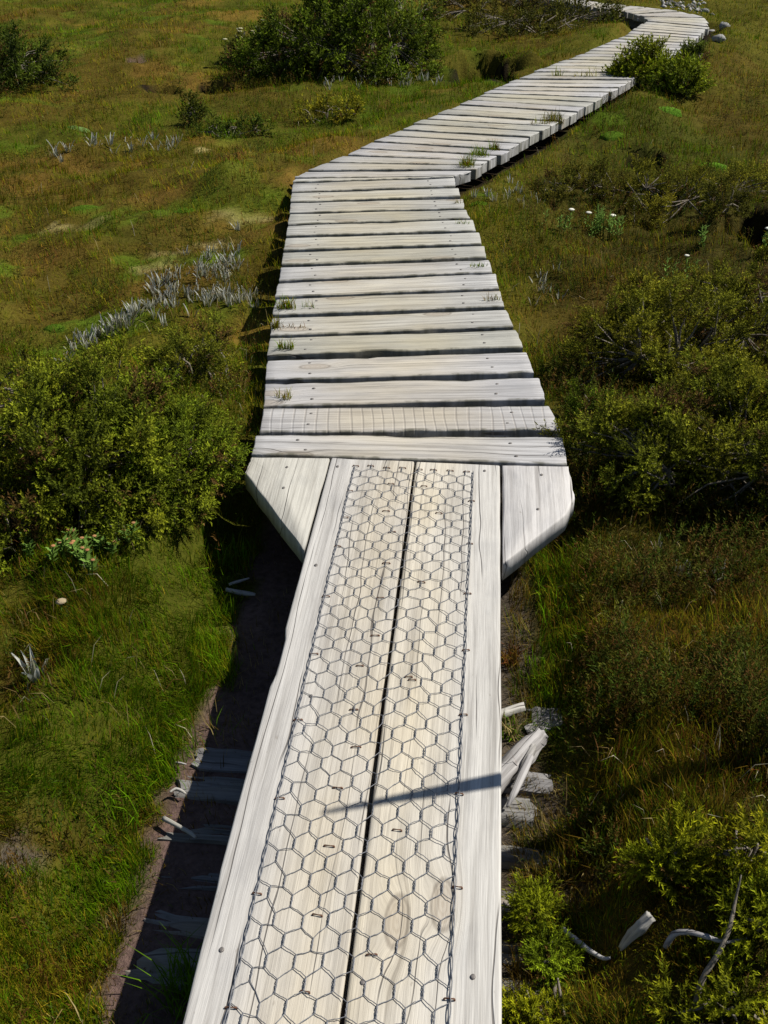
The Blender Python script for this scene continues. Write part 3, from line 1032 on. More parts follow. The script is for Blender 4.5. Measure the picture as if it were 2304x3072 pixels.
stick('dead_branch', 'arched grey dead branch running into the yellow green shrub', 'branch', [(1990, 2865), (2012, 2845), (2055, 2845), (2110, 2858), (2170, 2862), (2230, 2850)], [.0045, .005, .0045, .004, .003, .002], seed=11, lifts=[.02, .035, .04, .04, .03, .03])
stick('dead_branch', 'dark bent dead branch rising along the yellow green shrub', 'branch', [(2080, 3040), (2095, 2985), (2140, 2925), (2165, 2870), (2180, 2800), (2190, 2750)], [.005, .005, .004, .003, .002, .001], mat='bark', seed=12, lifts=[.02, .04, .06, .07, .08, .1])
stick('leaning_stick', 'thin grey stick leaning into the shadow left of the long boards', 'stick', [(494, 2476), (540, 2505), (575, 2530), (592, 2545)], [.0045, .0042, .004, .002], seed=13, lifts=[.02, .025, .03, .03])
stick('bleached_stick', 'short bleached stick at the grass edge below the left corner board', 'stick', [(680, 1788), (708, 1795), (742, 1800), (768, 1803)], [.006, .007, .006, .003], seed=14, lifts=[.02] * 4)
stick('bleached_stick', 'slender pale stick crossing above the short bleached one', 'stick', [(690, 1782), (720, 1772), (750, 1763)], [.004, .004, .002], seed=15, lifts=[.03] * 3)
stick('bark_chip', 'pale bark chip lying on the old grey sleeper', 'chip', [(512, 2398), (530, 2388), (545, 2392), (560, 2402)], [.002, .004, .004, .002], seed=16, lifts=[.02] * 4, n=6)
stick('bark_chip', 'small white wood chip between two old sleepers', 'chip', [(530, 2308), (545, 2311), (562, 2314)], [.0015, .003, .001], seed=17, lifts=[.02] * 3, n=6)
stick('thin_twig', 'thin pale twig standing up out of the green sprig beside the boards', 'twig', [(1690, 3072), (1675, 3030), (1665, 2990)], [.003, .003, .0015], seed=18, lifts=[.02, .04, .05], mat='bark')

# unseen stick added off to the right to cast the shadow across the boards
tip = U(975, 2440)
foot = tip + np.array([SUN_DIR[0], SUN_DIR[1], 0]) / math.hypot(SUN_DIR[0], SUN_DIR[1]) * 1.0
top_z = 1.0 * math.tan(SUN_EL)
fz = float(gz(foot[0], foot[1])) - .05
tt = np.linspace(0, 1, 9)
V, Q, T = tube([(0.002 * math.sin(5 * t), 0.002 * math.cos(7 * t), (top_z - fz) * t) for t in tt], np.interp(tt, [0, .35, .7, 1], [.025, .023, .0185, .004]), 10, True, .06)
caster = mk('shadow_stick', V, Q, T, M['caster_wood'], None, None, True)
caster.location = (foot[0], foot[1], fz)
tag(caster, 'tapered brown stick added out of view to cast a shadow on the boards', 'walking stick')

# ------------------------------------------------------------------ stones and gravel at the far bend
def stone(px, py, rx, ry, rz, seed, label):
    r = np.random.default_rng(seed)
    n, m = 10, 7
    V = []
    for j in range(m):
        th = math.pi * j / (m - 1)
        for i in range(n):
            ph = 2 * math.pi * i / n
            d = np.array([math.sin(th) * math.cos(ph), math.sin(th) * math.sin(ph), math.cos(th)])
            k = .6 + .5 * vnoise(d[0] * 1.4 + seed, d[1] * 1.4 + d[2] * 2, 1, 50) + .35 * vnoise(d[0] * 3 + seed, d[1] * 3 + d[2] * 4, 1, 51)
            V.append(d * k * [rx, ry, rz])
    Q = [(j * n + i, j * n + (i + 1) % n, (j + 1) * n + (i + 1) % n, (j + 1) * n + i) for j in range(m - 1) for i in range(n)]
    o = mk('stone', V, Q, None, M['stone'])
    g = gpt(px, py)
    o.location = (g[0], g[1], g[2] + rz * .2)
    return tag(o, label, 'stone', 'stones beside the far bend of the boardwalk')


stone(2172, 82, 0.048, 0.040, 0.036, 1, 'white topped stone beside the far bend of the boardwalk')
stone(2132, 95, 0.056, 0.040, 0.016, 2, 'flat grey stone tucked against the boardwalk at its far bend')
stone(2155, 118, 0.048, 0.040, 0.032, 3, 'dark rounded stone below the white topped one')
stone(2115, 36, 0.040, 0.040, 0.028, 4, 'grey stone at the end of the gravel patch')
r_g = np.random.default_rng(9)
bag = Bag()
gc_, _ = U(2060, 8, -.12), 0
for k in range(420):
    q = U(1985 + 120 * r_g.random() + 10 * r_g.normal(), -60 + 108 * r_g.random(), -.12)
    x, y = q[0] + r_g.normal() * .04, q[1]
    if path_dist(np.array([x]), np.array([y]))[0] < .44:
        continue
    s = .009 + .024 * r_g.random() ** 2
    base = np.array([[1, 0, 0], [0, 1, 0], [-1, 0, 0], [0, -1, 0], [0, 0, .7], [0, 0, -.7]]) * s * (.7 + .6 * r_g.random((6, 1)))
    tone = .08 + .34 * r_g.random() ** 1.5
    bag.add(base + [x, y, float(gz(x, y)) + s * .2], T=[(0, 1, 4), (1, 2, 4), (2, 3, 4), (3, 0, 4), (1, 0, 5), (2, 1, 5), (3, 2, 5), (0, 3, 5)], C=(tone, tone * .97, tone * .93))
tag(bag.build('gravel', M['ground']), 'pale loose gravel on the track past the boardwalk bend', 'gravel', kind='stuff')


# ------------------------------------------------------------------ plants
def blades(root, head, lean, h, w, col, tipcol=None, bend=1.0):
    """many grass blades as arrays: root (n,3), heading, lean (rad), height, width"""
    n = len(root)
    dx, dy = np.cos(head), np.sin(head)
    sx, sy = -dy, dx
    l1, l2 = lean * .55, lean * (1 + .5 * bend)
    m = root + np.stack([dx * np.sin(l1) * h * .55, dy * np.sin(l1) * h * .55, np.cos(l1) * h * .55], 1)
    t = m + np.stack([dx * np.sin(l2) * h * .45, dy * np.sin(l2) * h * .45, np.cos(l2) * h * .45], 1)
    side = np.stack([sx, sy, np.zeros(n)], 1) * (w / 2)[:, None]
    V = np.stack([root - side, root + side, m + side * .8, m - side * .8, t], 1).reshape(-1, 3)
    b = np.arange(n)[:, None] * 5
    Q = b + np.array([[0, 1, 2, 3]])
    T = b + np.array([[3, 2, 4]])
    tc = col if tipcol is None else tipcol
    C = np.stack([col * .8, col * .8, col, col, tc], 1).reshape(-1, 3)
    return V, Q, T, C


PAL = {k: np.array(v) for k, v in {
    'green': (.082, .158, .004), 'lush': (.10, .205, .005), 'olive': (.168, .178, .008), 'gold': (.29, .225, .018), 'brown': (.135, .086, .012), 'red': (.17, .062, .020), 'straw': (.28, .22, .085),
    'dark': (.032, .044, .007), 'orange': (.27, .155, .018), 'bright': (.085, .165, .008), 'cream': (.36, .30, .12), 'grey': (.20, .18, .14)}.items()}
MIXES = {'green': [('green', .42), ('lush', .22), ('olive', .18), ('brown', .08), ('straw', .06), ('dark', .04)],
         'olive': [('olive', .34), ('green', .28), ('gold', .10), ('brown', .16), ('straw', .04), ('orange', .03), ('dark', .05)],
         'brown': [('brown', .36), ('olive', .26), ('gold', .08), ('red', .10), ('orange', .05), ('straw', .06), ('dark', .09)],
         'heath': [('dark', .40), ('brown', .27), ('olive', .13), ('red', .08), ('green', .07), ('straw', .05)],
         'bright': [('bright', .80), ('lush', .2)], 'yellow': [('cream', .85), ('straw', .15)], 'orange': [('orange', .6), ('olive', .25), ('brown', .15)],
         'dirt': [('brown', .5), ('straw', .3), ('olive', .2)], 'mud': [('brown', .5), ('straw', .3), ('grey', .2)], 'peat': [('dark', .7), ('olive', .3)]}
DENS = {'green': 1.0, 'olive': .95, 'brown': .95, 'heath': .9, 'bright': 1.0, 'yellow': 1.0, 'orange': .9, 'mud': .04, 'dirt': .45, 'peat': .35}
HGT = {'green': .85, 'olive': .7, 'brown': .75, 'heath': 1.1, 'bright': .36, 'yellow': .30, 'orange': .5, 'mud': .7, 'dirt': .8, 'peat': .8}


def needles(root, head, lean, h, w, col, tipcol):
    """the finest blades: one slim triangle each"""
    n = len(root)
    d = np.stack([np.cos(head) * np.sin(lean), np.sin(head) * np.sin(lean), np.cos(lean)], 1)
    side = np.stack([-np.sin(head), np.cos(head), np.zeros(n)], 1) * (w / 2)[:, None]
    V = np.stack([root - side, root + side, root + d * h[:, None]], 1).reshape(-1, 3)
    T = np.arange(3 * n).reshape(-1, 3)
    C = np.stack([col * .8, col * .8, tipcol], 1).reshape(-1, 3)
    return V, (), T, C


def cover(n, seed, scale_h, scale_w, rmin, rmax, fn=None, leanmul=1.0):
    r = np.random.default_rng(seed)
    ang = (r.random(n) - .5) * math.radians(104)
    rad = np.exp(r.random(n) * math.log(rmax / rmin)) * rmin
    x, y = rad * np.sin(ang), rad * np.cos(ang)
    W = zone_weights(x, y)
    keys = list(W)
    A = np.stack([W[k] for k in keys], 1)
    A /= A.sum(1)[:, None]
    zi = (A.cumsum(1) > r.random(n)[:, None]).argmax(1)
    dens = np.array([DENS[k] for k in keys])[zi]
    clump = sstep(.28, .55, vnoise(x, y, 8, 61) * .55 + vnoise(x, y, 24, 62) * .45)
    pd = path_dist(x, y)
    s = main_s(x, y)
    clear = np.where(y < 2.45, np.abs(s) > .26, pd > .40)
    ok = (r.random(n) < dens * np.maximum(.26 + .74 * clump, .55 * (y < 2.8))) & clear
    x, y, zi, rad = x[ok], y[ok], zi[ok], rad[ok]
    n = len(x)
    col = np.zeros((n, 3))
    hgt = np.array([HGT[k] for k in keys])[zi]
    pick = r.random(n) * .3 + .7 * (.6 * vnoise(x, y, 5, 63) + .4 * vnoise(x, y, 17, 68))          # neighbours tend to share a colour
    order = r.random(n)
    for i, k in enumerate(keys):
        names, p = zip(*MIXES[k])
        p = np.cumsum(p) / sum(p)
        sel = zi == i
        ci = np.searchsorted(p, (pick[sel] * .5 + order[sel] * .5 - .1).clip(0, .999) / .85 * .999).clip(0, len(names) - 1)
        col[sel] = np.stack([PAL[q] for q in names])[ci]
    tone = .28 + .72 * vnoise(x, y, 1.7, 69) + .45 * vnoise(x, y, 4.1, 66) + .3 * vnoise(x, y, 11, 67)
    col *= (tone * (.65 + .7 * r.random(n)))[:, None]
    root = np.stack([x, y, gz(x, y) - .004], 1)
    lod = np.maximum(1, rad / 2.6) ** .62
    h = scale_h * hgt * (.45 + 1.1 * r.random(n)) * (.5 + 1.0 * vnoise(x, y, 5, 64)) * (.65 + .5 * clump[ok]) * np.maximum(1, rad / 5) ** .25
    w = scale_w * (.7 + .6 * r.random(n)) * lod
    head = r.random(n) * 4 + 9 * vnoise(x, y, 6, 65)
    lean = .15 + .75 * r.random(n) ** 1.3
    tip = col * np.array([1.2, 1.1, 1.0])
    return (fn or blades)(root, head, lean * leanmul, h, w, col, tip)


bag = Bag()
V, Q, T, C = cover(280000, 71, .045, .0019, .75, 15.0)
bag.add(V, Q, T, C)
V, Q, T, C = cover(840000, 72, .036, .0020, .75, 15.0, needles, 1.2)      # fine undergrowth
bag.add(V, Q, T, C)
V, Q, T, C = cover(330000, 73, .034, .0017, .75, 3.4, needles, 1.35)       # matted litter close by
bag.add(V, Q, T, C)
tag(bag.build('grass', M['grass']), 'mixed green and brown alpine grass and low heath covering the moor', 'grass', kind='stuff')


# ---- sprig templates: a short shoot ringed with small pointed leaves
def sprig_template(seed, nleaf=11, ll=.20, lw=.078, fork=True):
    r = np.random.default_rng(seed)
    V, T, Z = [], [], []
    axes = [((0, 0, 0), (0, 0, 1), 1.0)]
    if fork:
        for k in range(2):
            a = r.random() * 6.28
            axes.append(((0, 0, .25 + .25 * k), (math.cos(a) * .7, math.sin(a) * .7, .8), .55))
    for org, dr, ln in axes:
        org, dr = np.array(org, float), np.array(dr, float)
        dr /= np.linalg.norm(dr)
        e1 = np.cross(dr, [.3, .9, .2])
        e1 /= np.linalg.norm(e1)
        e2 = np.cross(dr, e1)
        for i in range(int(nleaf * ln) + 2):
            t = (i + .5) / (int(nleaf * ln) + 2)
            a = i * 2.4 + r.random() * .5
            rad = np.cos(a) * e1 + np.sin(a) * e2
            up = .55 + .5 * t
            d = rad * .8 + dr * up
            d /= np.linalg.norm(d)
            sd = np.cross(d, dr)
            sd /= np.linalg.norm(sd) + 1e-9
            b = org + dr * ln * t
            L = ll * (1.1 - .35 * t)
            k = len(V)
            V += [b + sd * lw * .55, b + d * L, b - sd * lw * .55]
            T += [(k, k + 1, k + 2)]
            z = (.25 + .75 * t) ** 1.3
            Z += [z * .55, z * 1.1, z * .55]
    return np.array(V), np.array(T), np.array(Z)


SPR = [sprig_template(i) for i in range(5)]
SPR_FAR = [sprig_template(20 + i, 5, .34, .15, False) for i in range(4)]
SPR_NEAR = [sprig_template(40 + i, 20, .20, .05) for i in range(5)]


def scatter_sprigs(bag, pos, dirs, length, c_in, c_tip, r, lib=SPR):
    n = len(pos)
    dirs = dirs / np.linalg.norm(dirs, axis=1)[:, None]
    a = np.cross(dirs, r.normal(size=(n, 3)))
    a /= np.linalg.norm(a, axis=1)[:, None]
    b = np.cross(dirs, a)
    which = r.integers(0, len(lib), n)
    for k, (tv, tt, tz) in enumerate(lib):
        s = which == k
        if not s.any():
            continue
        Lk = length[s][:, None, None]
        V = pos[s][:, None, :] + Lk * (tv[None, :, 0:1] * a[s][:, None, :] + tv[None, :, 1:2] * b[s][:, None, :] + tv[None, :, 2:3] * dirs[s][:, None, :])
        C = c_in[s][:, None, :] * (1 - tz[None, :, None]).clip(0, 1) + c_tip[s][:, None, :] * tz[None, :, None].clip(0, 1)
        m = len(tv)
        T = tt[None] + (np.arange(s.sum()) * m)[:, None, None]
        bag.add(V.reshape(-1, 3), T=T.reshape(-1, 3), C=C.reshape(-1, 3))


def heath_cover(n, seed):
    """low leafy heath plants mixed into the grass: many short shoots standing in loose clumps"""
    r = np.random.default_rng(seed)
    ang = (r.random(n) - .5) * math.radians(104)
    rad = np.exp(r.random(n) * math.log(15 / .8)) * .8
    x, y = rad * np.sin(ang), rad * np.cos(ang)
    W = zone_weights(x, y)
    tot = sum(W.values())
    hw = (W['heath'] + .55 * W['brown'] + .30 * W['olive'] + .12 * W['green']) / tot
    cl = sstep(.46, .62, vnoise(x, y, 3.0, 101) * .5 + vnoise(x, y, 8.5, 102) * .5)
    s_ = main_s(x, y)
    hw = hw * np.where((s_ < -.3) & (y < 2.5), .12, 1.0)
    ok = (r.random(n) < hw * cl * 1.3) & np.where(y < 2.45, np.abs(s_ + .03) > .40, path_dist(x, y) > .46)
    x, y, rad, cl = x[ok], y[ok], rad[ok], cl[ok]
    n = len(x)
    lift = .085 * cl * r.random(n) * (.5 + vnoise(x, y, 3, 103))
    pos = np.stack([x, y, gz(x, y) + lift], 1)
    dirs = r.normal(size=(n, 3)) * .42 + np.array([0, 0, 1.0])
    L = (.030 + .028 * r.random(n)) * np.maximum(1, rad / 4) ** .4
    pal = np.array([(.105, .072, .013), (.085, .092, .010), (.055, .085, .008), (.125, .066, .015), (.12, .115, .014), (.035, .045, .007)])
    k = np.clip((vnoise(x, y, 2.6, 104) * .7 + r.random(n) * .5 - .1) * 6, 0, 5.99).astype(int)
    ct = pal[k] * (.7 + .7 * r.random(n))[:, None]
    bag = Bag()
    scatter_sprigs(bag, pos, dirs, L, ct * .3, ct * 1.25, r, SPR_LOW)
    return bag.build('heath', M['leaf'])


SPR_LOW = [sprig_template(70 + i, 8, .27, .058, False) for i in range(4)]
tag(heath_cover(250000, 91), 'low brown and olive heath plants mixed into the grass of the moor', 'heath', kind='stuff')
r_s = np.random.default_rng(17)
n_s = 5200
an, ra = (r_s.random(n_s) - .5) * 1.7, np.exp(r_s.random(n_s) * math.log(9)) * .85
sx_, sy_ = ra * np.sin(an), ra * np.cos(an)
ok = (vnoise(sx_, sy_, 5, 111) > .45) & np.where(sy_ < 2.45, np.abs(main_s(sx_, sy_) + .03) > .38, path_dist(sx_, sy_) > .44)
sx_, sy_ = sx_[ok], sy_[ok]
n_s = len(sx_)
sc_ = np.array([(.34, .27, .12), (.22, .15, .06), (.42, .38, .26), (.17, .08, .03)])[r_s.integers(0, 4, n_s)] * (.6 + .6 * r_s.random(n_s))[:, None]
V, Q, T, C = blades(np.stack([sx_, sy_, gz(sx_, sy_) + .006], 1), r_s.random(n_s) * 6.28, .3 + 1.1 * r_s.random(n_s), .035 + .06 * r_s.random(n_s), .0012 + .0014 * r_s.random(n_s), sc_, sc_)
tag(mk('dead_stalks', V, Q, T, M['grass'], C), 'pale dead grass stalks scattered through the moor', 'dead grass', kind='stuff')


def shrub(name, label, base, rx, ry, h, nlobe, nspr, slen, tip=(.13, .17, .022), inner=(.035, .055, .010), seed=0, cat='shrub', lib=SPR, group=None, up=.55, dead=.05, per=24):
    """low bushy shrub: bare forking stems carrying separate plumes of leafy shoots with gaps between them"""
    r = np.random.default_rng(seed)
    o = empty(name, tuple(base), label, cat, group)
    nspr = int(nspr * 1.25)
    npl = max(6, nspr // per)
    size = np.array([rx, ry, h])
    d = r.normal(size=(npl * 6, 3))
    d[:, 2] = np.abs(d[:, 2]) * .9 + .04
    d /= np.linalg.norm(d, axis=1)[:, None]
    n1 = vnoise(d[:, 0] * 1.6 + seed * 5.3, d[:, 1] * 1.6 + d[:, 2] * .9, 1, 80)
    n2 = vnoise(d[:, 0] * 4.1 + seed * 2.1, d[:, 1] * 4.1 + d[:, 2] * 2.7, 1, 81)
    ok = np.where(n2 > .37)[0][:npl]
    d, n1, n2 = d[ok], n1[ok], n2[ok]
    npl = len(d)
    deep = np.where(r.random(npl) < .25, .45 + .3 * r.random(npl), 1.0)
    tips = d * size * ((.62 + .42 * n1 + .22 * n2) * (.9 + .22 * r.random(npl)) * deep)[:, None]
    nrm = d / size
    nrm /= np.linalg.norm(nrm, axis=1)[:, None]
    axis = nrm * .75 + np.array([0, 0, up]) + r.normal(size=(npl, 3)) * .28
    axis /= np.linalg.norm(axis, axis=1)[:, None]
    Lp = slen * (1.7 + 1.5 * r.random(npl))
    Lp = np.minimum(Lp, np.linalg.norm(tips, axis=1) * .8)
    pi = np.repeat(np.arange(npl), per)
    n = len(pi)
    t = 1 - r.random(n) ** 1.15
    ra = np.cross(axis[pi], r.normal(size=(n, 3)))
    ra /= np.linalg.norm(ra, axis=1)[:, None]
    rr = slen * .62 * (1.05 - .75 * t) * np.sqrt(r.random(n))
    pos = tips[pi] - axis[pi] * (Lp[pi] * (1 - t))[:, None] + ra * rr[:, None]
    dirs = axis[pi] * (.55 + .5 * t)[:, None] + ra * .62 + r.normal(size=(n, 3)) * .16
    keep = pos[:, 2] > .0
    pos, dirs, pi, t = pos[keep], dirs[keep], pi[keep], t[keep]
    n = len(pos)
    L = slen * 1.05 * (.65 + .6 * r.random(n))
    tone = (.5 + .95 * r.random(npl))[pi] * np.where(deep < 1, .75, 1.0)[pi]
    yel = (r.random(npl) ** 2)[pi][:, None]
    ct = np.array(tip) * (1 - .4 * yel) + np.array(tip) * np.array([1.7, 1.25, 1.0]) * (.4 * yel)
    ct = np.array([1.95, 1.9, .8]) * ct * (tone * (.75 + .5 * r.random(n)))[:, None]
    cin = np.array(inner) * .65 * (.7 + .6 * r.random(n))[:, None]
    de = (r.random(npl) < dead)[pi] | (r.random(n) < dead * .6)
    ct[de] = np.array([.19, .095, .03]) * (.6 + .7 * r.random(de.sum()))[:, None]
    bag = Bag()
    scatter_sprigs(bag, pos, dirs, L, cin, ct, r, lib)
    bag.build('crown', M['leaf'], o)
    # stems: limbs from the root, each feeding a fan of plumes
    sb = Bag()
    nl = max(3, min(nlobe, 9))
    la = np.arange(nl) * 2.39996 + r.random(nl)
    lq = np.sqrt((np.arange(nl) + .5) / nl) * .6
    ends = np.stack([np.cos(la) * lq * rx, np.sin(la) * lq * ry, h * (.45 - .2 * lq)], 1)
    for i in range(nl):
        c = ends[i]
        mid = c * [.45, .45, .5] + r.normal(size=3) * .02
        V, Q, T = tube([(c[0] * .05, c[1] * .05, -.03), mid, c], np.array([.012, .009, .006]) * min(1, h / .38), 6, True, .2, i)
        sb.add(V, Q, T)
    for k in range(npl):
        b = tips[k] - axis[k] * Lp[k] * .35
        i = np.argmin(np.linalg.norm(ends - b, axis=1))
        m = (ends[i] + b) / 2 + r.normal(size=3) * .012
        V, Q, T = tube([ends[i], m, b], [.0042, .003, .0014], 4, False)
        sb.add(V, Q)
    sb.build('stem', M['bark'], o)
    return o


def shrub_at(px, py, *a, name='shrub', label='', **k):
    g = gpt(px, py)
    return shrub(name, label, g, *a, **k)


OL, OI = (.125, .155, .020), (.028, .042, .008)
# left of the track: the big conifer shrub
shrub_at(95, 1500, .43, .34, .36, 22, 4000, .050, name='conifer_shrub', label='broad dark green conifer shrub left of the track, beyond the lawn of grass', tip=OL, inner=OI, seed=1)
shrub_at(480, 1440, .21, .28, .28, 14, 2800, .046, name='conifer_shrub', label='rounded green conifer shrub touching the left corner board', tip=(.115, .16, .020), inner=OI, seed=2)
shrub_at(590, 1140, .19, .18, .19, 8, 900, .042, name='conifer_shrub', label='small straggly conifer shrub with bare grey twigs behind the rounded one', tip=(.13, .15, .025), inner=OI, seed=3, dead=.12)
shrub_at(-110, 1330, .30, .30, .30, 12, 1200, .052, name='conifer_shrub', label='yellowish green conifer shrub behind the broad dark one', tip=(.14, .165, .022), inner=OI, seed=4)
# far left and upper middle
shrub_at(-60, 275, .62, .5, .52, 14, 2600, .075, name='dark_shrub', label='dark green shrub on the far left with brown heath in front', tip=(.055, .085, .016), inner=(.018, .03, .007), seed=5, lib=SPR_FAR)
shrub_at(1030, 225, .84, .56, .66, 26, 5200, .075, name='large_dark_shrub', label='largest dark green shrub in the moor left of the far boardwalk', tip=(.078, .115, .014), inner=(.016, .028, .006), seed=6, lib=SPR_FAR)
shrub_at(1170, 110, .62, .5, .60, 16, 2400, .08, name='green_shrub', label='green shrub merging behind the largest dark shrub', tip=(.085, .115, .02), inner=(.02, .032, .008), seed=7, lib=SPR_FAR)
shrub_at(800, 200, .36, .28, .30, 10, 1100, .07, name='flowering_shrub', label='greyish green shrub with cream flowers beside the largest dark shrub', tip=(.10, .115, .04), inner=(.03, .035, .012), seed=8, lib=SPR_FAR)
shrub_at(1620, 95, .85, .55, .30, 16, 1500, .07, name='low_shrub', label='low brown green shrub inside the far bend of the boardwalk', tip=(.075, .08, .018), inner=(.022, .026, .008), seed=9, lib=SPR_FAR)
shrub_at(1430, 60, .75, .6, .32, 14, 1300, .07, name='low_shrub', label='low brown green shrub between the largest dark shrub and the far bend', tip=(.08, .07, .018), inner=(.022, .024, .008), seed=10, lib=SPR_FAR)
shrub_at(980, 358, .22, .15, .15, 5, 420, .05, name='small_shrub', label='tiny yellow green shrub in the grass left of the bending deck', tip=(.20, .19, .02), inner=(.05, .06, .01), seed=11, lib=SPR_FAR)
shrub_at(578, 372, .07, .07, .22, 4, 170, .06, name='conifer_seedling', label='small slanting conifer seedling alone in the grass', tip=(.07, .09, .016), inner=(.02, .03, .008), seed=12, lib=SPR_FAR)
shrub_at(690, 410, .28, .14, .12, 6, 420, .05, name='small_shrub', label='low dark green patch of shrub beside the conifer seedling', tip=(.06, .095, .015), inner=(.02, .03, .008), seed=13, lib=SPR_FAR)
# right of the track
shrub_at(1925, 270, .21, .18, .28, 13, 2300, .075, name='round_shrub', label='round yellow green shrub leaning over the edge of the far deck', tip=(.16, .20, .016), inner=(.03, .045, .008), seed=14, lib=SPR_FAR)
shrub_at(2030, 274, .19, .16, .20, 9, 1200, .07, name='round_shrub', label='lower green shrub right behind the round yellow green one', tip=(.13, .175, .016), inner=(.025, .04, .008), seed=15, lib=SPR_FAR)
shrub_at(2085, 180, .11, .10, .11, 5, 330, .06, name='small_shrub', label='little green shrub against the far boards before the stones', tip=(.07, .10, .018), inner=(.02, .03, .008), seed=16, lib=SPR_FAR)
shrub_at(1960, 1130, .30, .30, .32, 11, 2600, .042, name='heath_shrub', label='olive heath shrub closest to the right edge of the wide deck', tip=(.145, .155, .024), inner=(.022, .03, .007), seed=17)
shrub_at(2200, 1040, .42, .32, .34, 13, 2600, .042, name='heath_shrub', label='olive heath shrub behind the one closest to the deck edge', tip=(.15, .16, .024), inner=(.022, .03, .007), seed=18)
shrub_at(2030, 1430, .35, .30, .32, 14, 3200, .042, name='heath_shrub', label='dark heath shrub with pale green tips opposite the right corner board', tip=(.135, .155, .024), inner=(.020, .03, .007), seed=19)
shrub_at(2290, 1480, .38, .36, .38, 14, 3000, .042, name='heath_shrub', label='tall dense heath shrub next to the dark one opposite the right corner board', tip=(.14, .155, .024), inner=(.020, .03, .007), seed=20)
shrub_at(2020, 625, .62, .26, .24, 13, 2000, .045, name='heath_shrub', label='wide olive heath shrub beside the bend where grass covers the boards', tip=(.15, .15, .026), inner=(.025, .03, .008), seed=21)
shrub_at(1700, 590, .24, .18, .14, 7, 600, .042, name='heath_shrub', label='short olive heath shrub near the white flowering plants', tip=(.10, .10, .025), inner=(.025, .028, .008), seed=22)
shrub_at(2170, 640, .12, .10, .16, 4, 320, .042, name='heath_shrub', label='slim olive heath shrub by the black peat hollow', tip=(.115, .12, .028), inner=(.025, .03, .008), seed=23)
shrub_at(1790, 1270, .09, .10, .12, 4, 380, .038, name='heath_sprig', label='green feathery sprig in the shade of the heath shrubs', tip=(.09, .14, .018), inner=(.03, .05, .008), seed=24)
# lower right: yellow-green conifer shoots
YG, YI = (.21, .23, .014), (.05, .075, .008)
shrub_at(2230, 2590, .09, .08, .12, 6, 120, .055, name='yellow_green_shrub', label='yellow green conifer shrub beyond the arched dead branch', tip=YG, inner=YI, seed=25, lib=SPR_NEAR, up=.7)
shrub_at(2000, 2640, .045, .05, .12, 4, 80, .048, name='yellow_green_sprig', label='upright yellow green conifer sprig beside the yellow green shrub', tip=YG, inner=YI, seed=26, lib=SPR_NEAR, up=.9)
shrub_at(2330, 2790, .06, .06, .10, 5, 70, .052, name='yellow_green_shrub', label='bright conifer shrub over the dark bent dead branch', tip=(.17, .20, .014), inner=YI, seed=27, lib=SPR_NEAR, up=.7)
shrub_at(2250, 3080, .12, .08, .08, 7, 170, .05, name='yellow_green_shrub', label='conifer shrub at the foot of the dark bent dead branch', tip=(.16, .18, .014), inner=YI, seed=28, lib=SPR_NEAR, up=.7)
shrub_at(1608, 2790, .03, .05, .11, 5, 110, .042, name='yellow_green_sprig', label='bright green conifer sprig growing beside the right long board', tip=(.17, .21, .014), inner=YI, seed=29, lib=SPR_NEAR, up=.9)
shrub_at(1640, 2940, .028, .06, .07, 4, 110, .036, name='yellow_green_sprig', label='trailing conifer sprig in front of the silvery dead branch', tip=(.13, .18, .014), inner=YI, seed=30, lib=SPR_NEAR, up=.8)
shrub_at(1600, 3090, .06, .04, .06, 4, 110, .036, name='yellow_green_sprig', label='low yellowish conifer sprig next to the thin pale twig', tip=YG, inner=YI, seed=31, lib=SPR_NEAR, up=.8)


# ---- silver sword leaved tufts
def leaf_mesh(seed, L=.12, W=.012):
    r = np.random.default_rng(seed)
    n = 5
    V, C = [], []
    bend = .25 + .7 * r.random()
    tint = np.array([(1, 1, 1), (.95, .97, 1), (1, .95, .85), (.9, .92, .9), (.62, .50, .32), (.7, .68, .5)][seed % 6])
    for i in range(n + 1):
        t = i / n
        w = W * (1 - t) ** .55 * (.75 + .6 * math.sin(math.pi * min(t * 1.1, 1))) * .5 + .0004
        x = L * (t * .28 + bend * .35 * t * t)
        z = L * t * (1 - .18 * bend * t)
        V += [(x - .003, -w, z), (x + .002, 0, z), (x - .003, w, z)]
        c = np.array([.20, .21, .14]) * (1 - t) + np.array([.70, .69, .63]) * t
        c = c * tint
        C += [c, c * .92, c]
    Q = [(i * 3 + k, i * 3 + k + 1, i * 3 + 4 + k, i * 3 + 3 + k) for i in range(n) for k in (0, 1)]
    o = mk('leaf', V, Q, None, M['silver'], np.array(C), None, True)
    me = o.data
    bpy.data.objects.remove(o)
    return me


LEAF = [leaf_mesh(60 + i, L, W) for i, (L, W) in enumerate([(.085, .0145), (.10, .015), (.075, .0135), (.11, .016), (.075, .009), (.09, .011)])]


def tuft(g, n, label, group, seed, sc=1.0, name='silver_leaf_tuft', cat='plant'):
    r = np.random.default_rng(seed)
    o = empty(name, tuple(g), label, cat, group, rz=r.random() * 6)
    for k in range(n):
        l = bpy.data.objects.new('leaf', LEAF[r.integers(0, 6)])
        COL.objects.link(l)
        l.parent = o
        a = k * 2.4 + r.random()
        l.location = (math.cos(a) * .012, math.sin(a) * .012, -.006)
        l.rotation_euler = (0, (r.random() - .75) * .75, a)
        s = sc * .54 * (.7 + .6 * r.random())
        l.scale = (s, s, s)
    return o


r_t = np.random.default_rng(33)


def tuft_patch(n, cx, cy, sx, sy, slope, label, group, seed, sc=1.0, nl=(3, 6)):
    r = np.random.default_rng(seed)
    for k in range(n):
        a = r.random() * 2 - 1
        b = r.normal() * .5
        tuft(gpt(cx + a * sx, cy + slope * a * sx + b * sy), int(r.integers(*nl)), label, group, seed * 100 + k, sc)


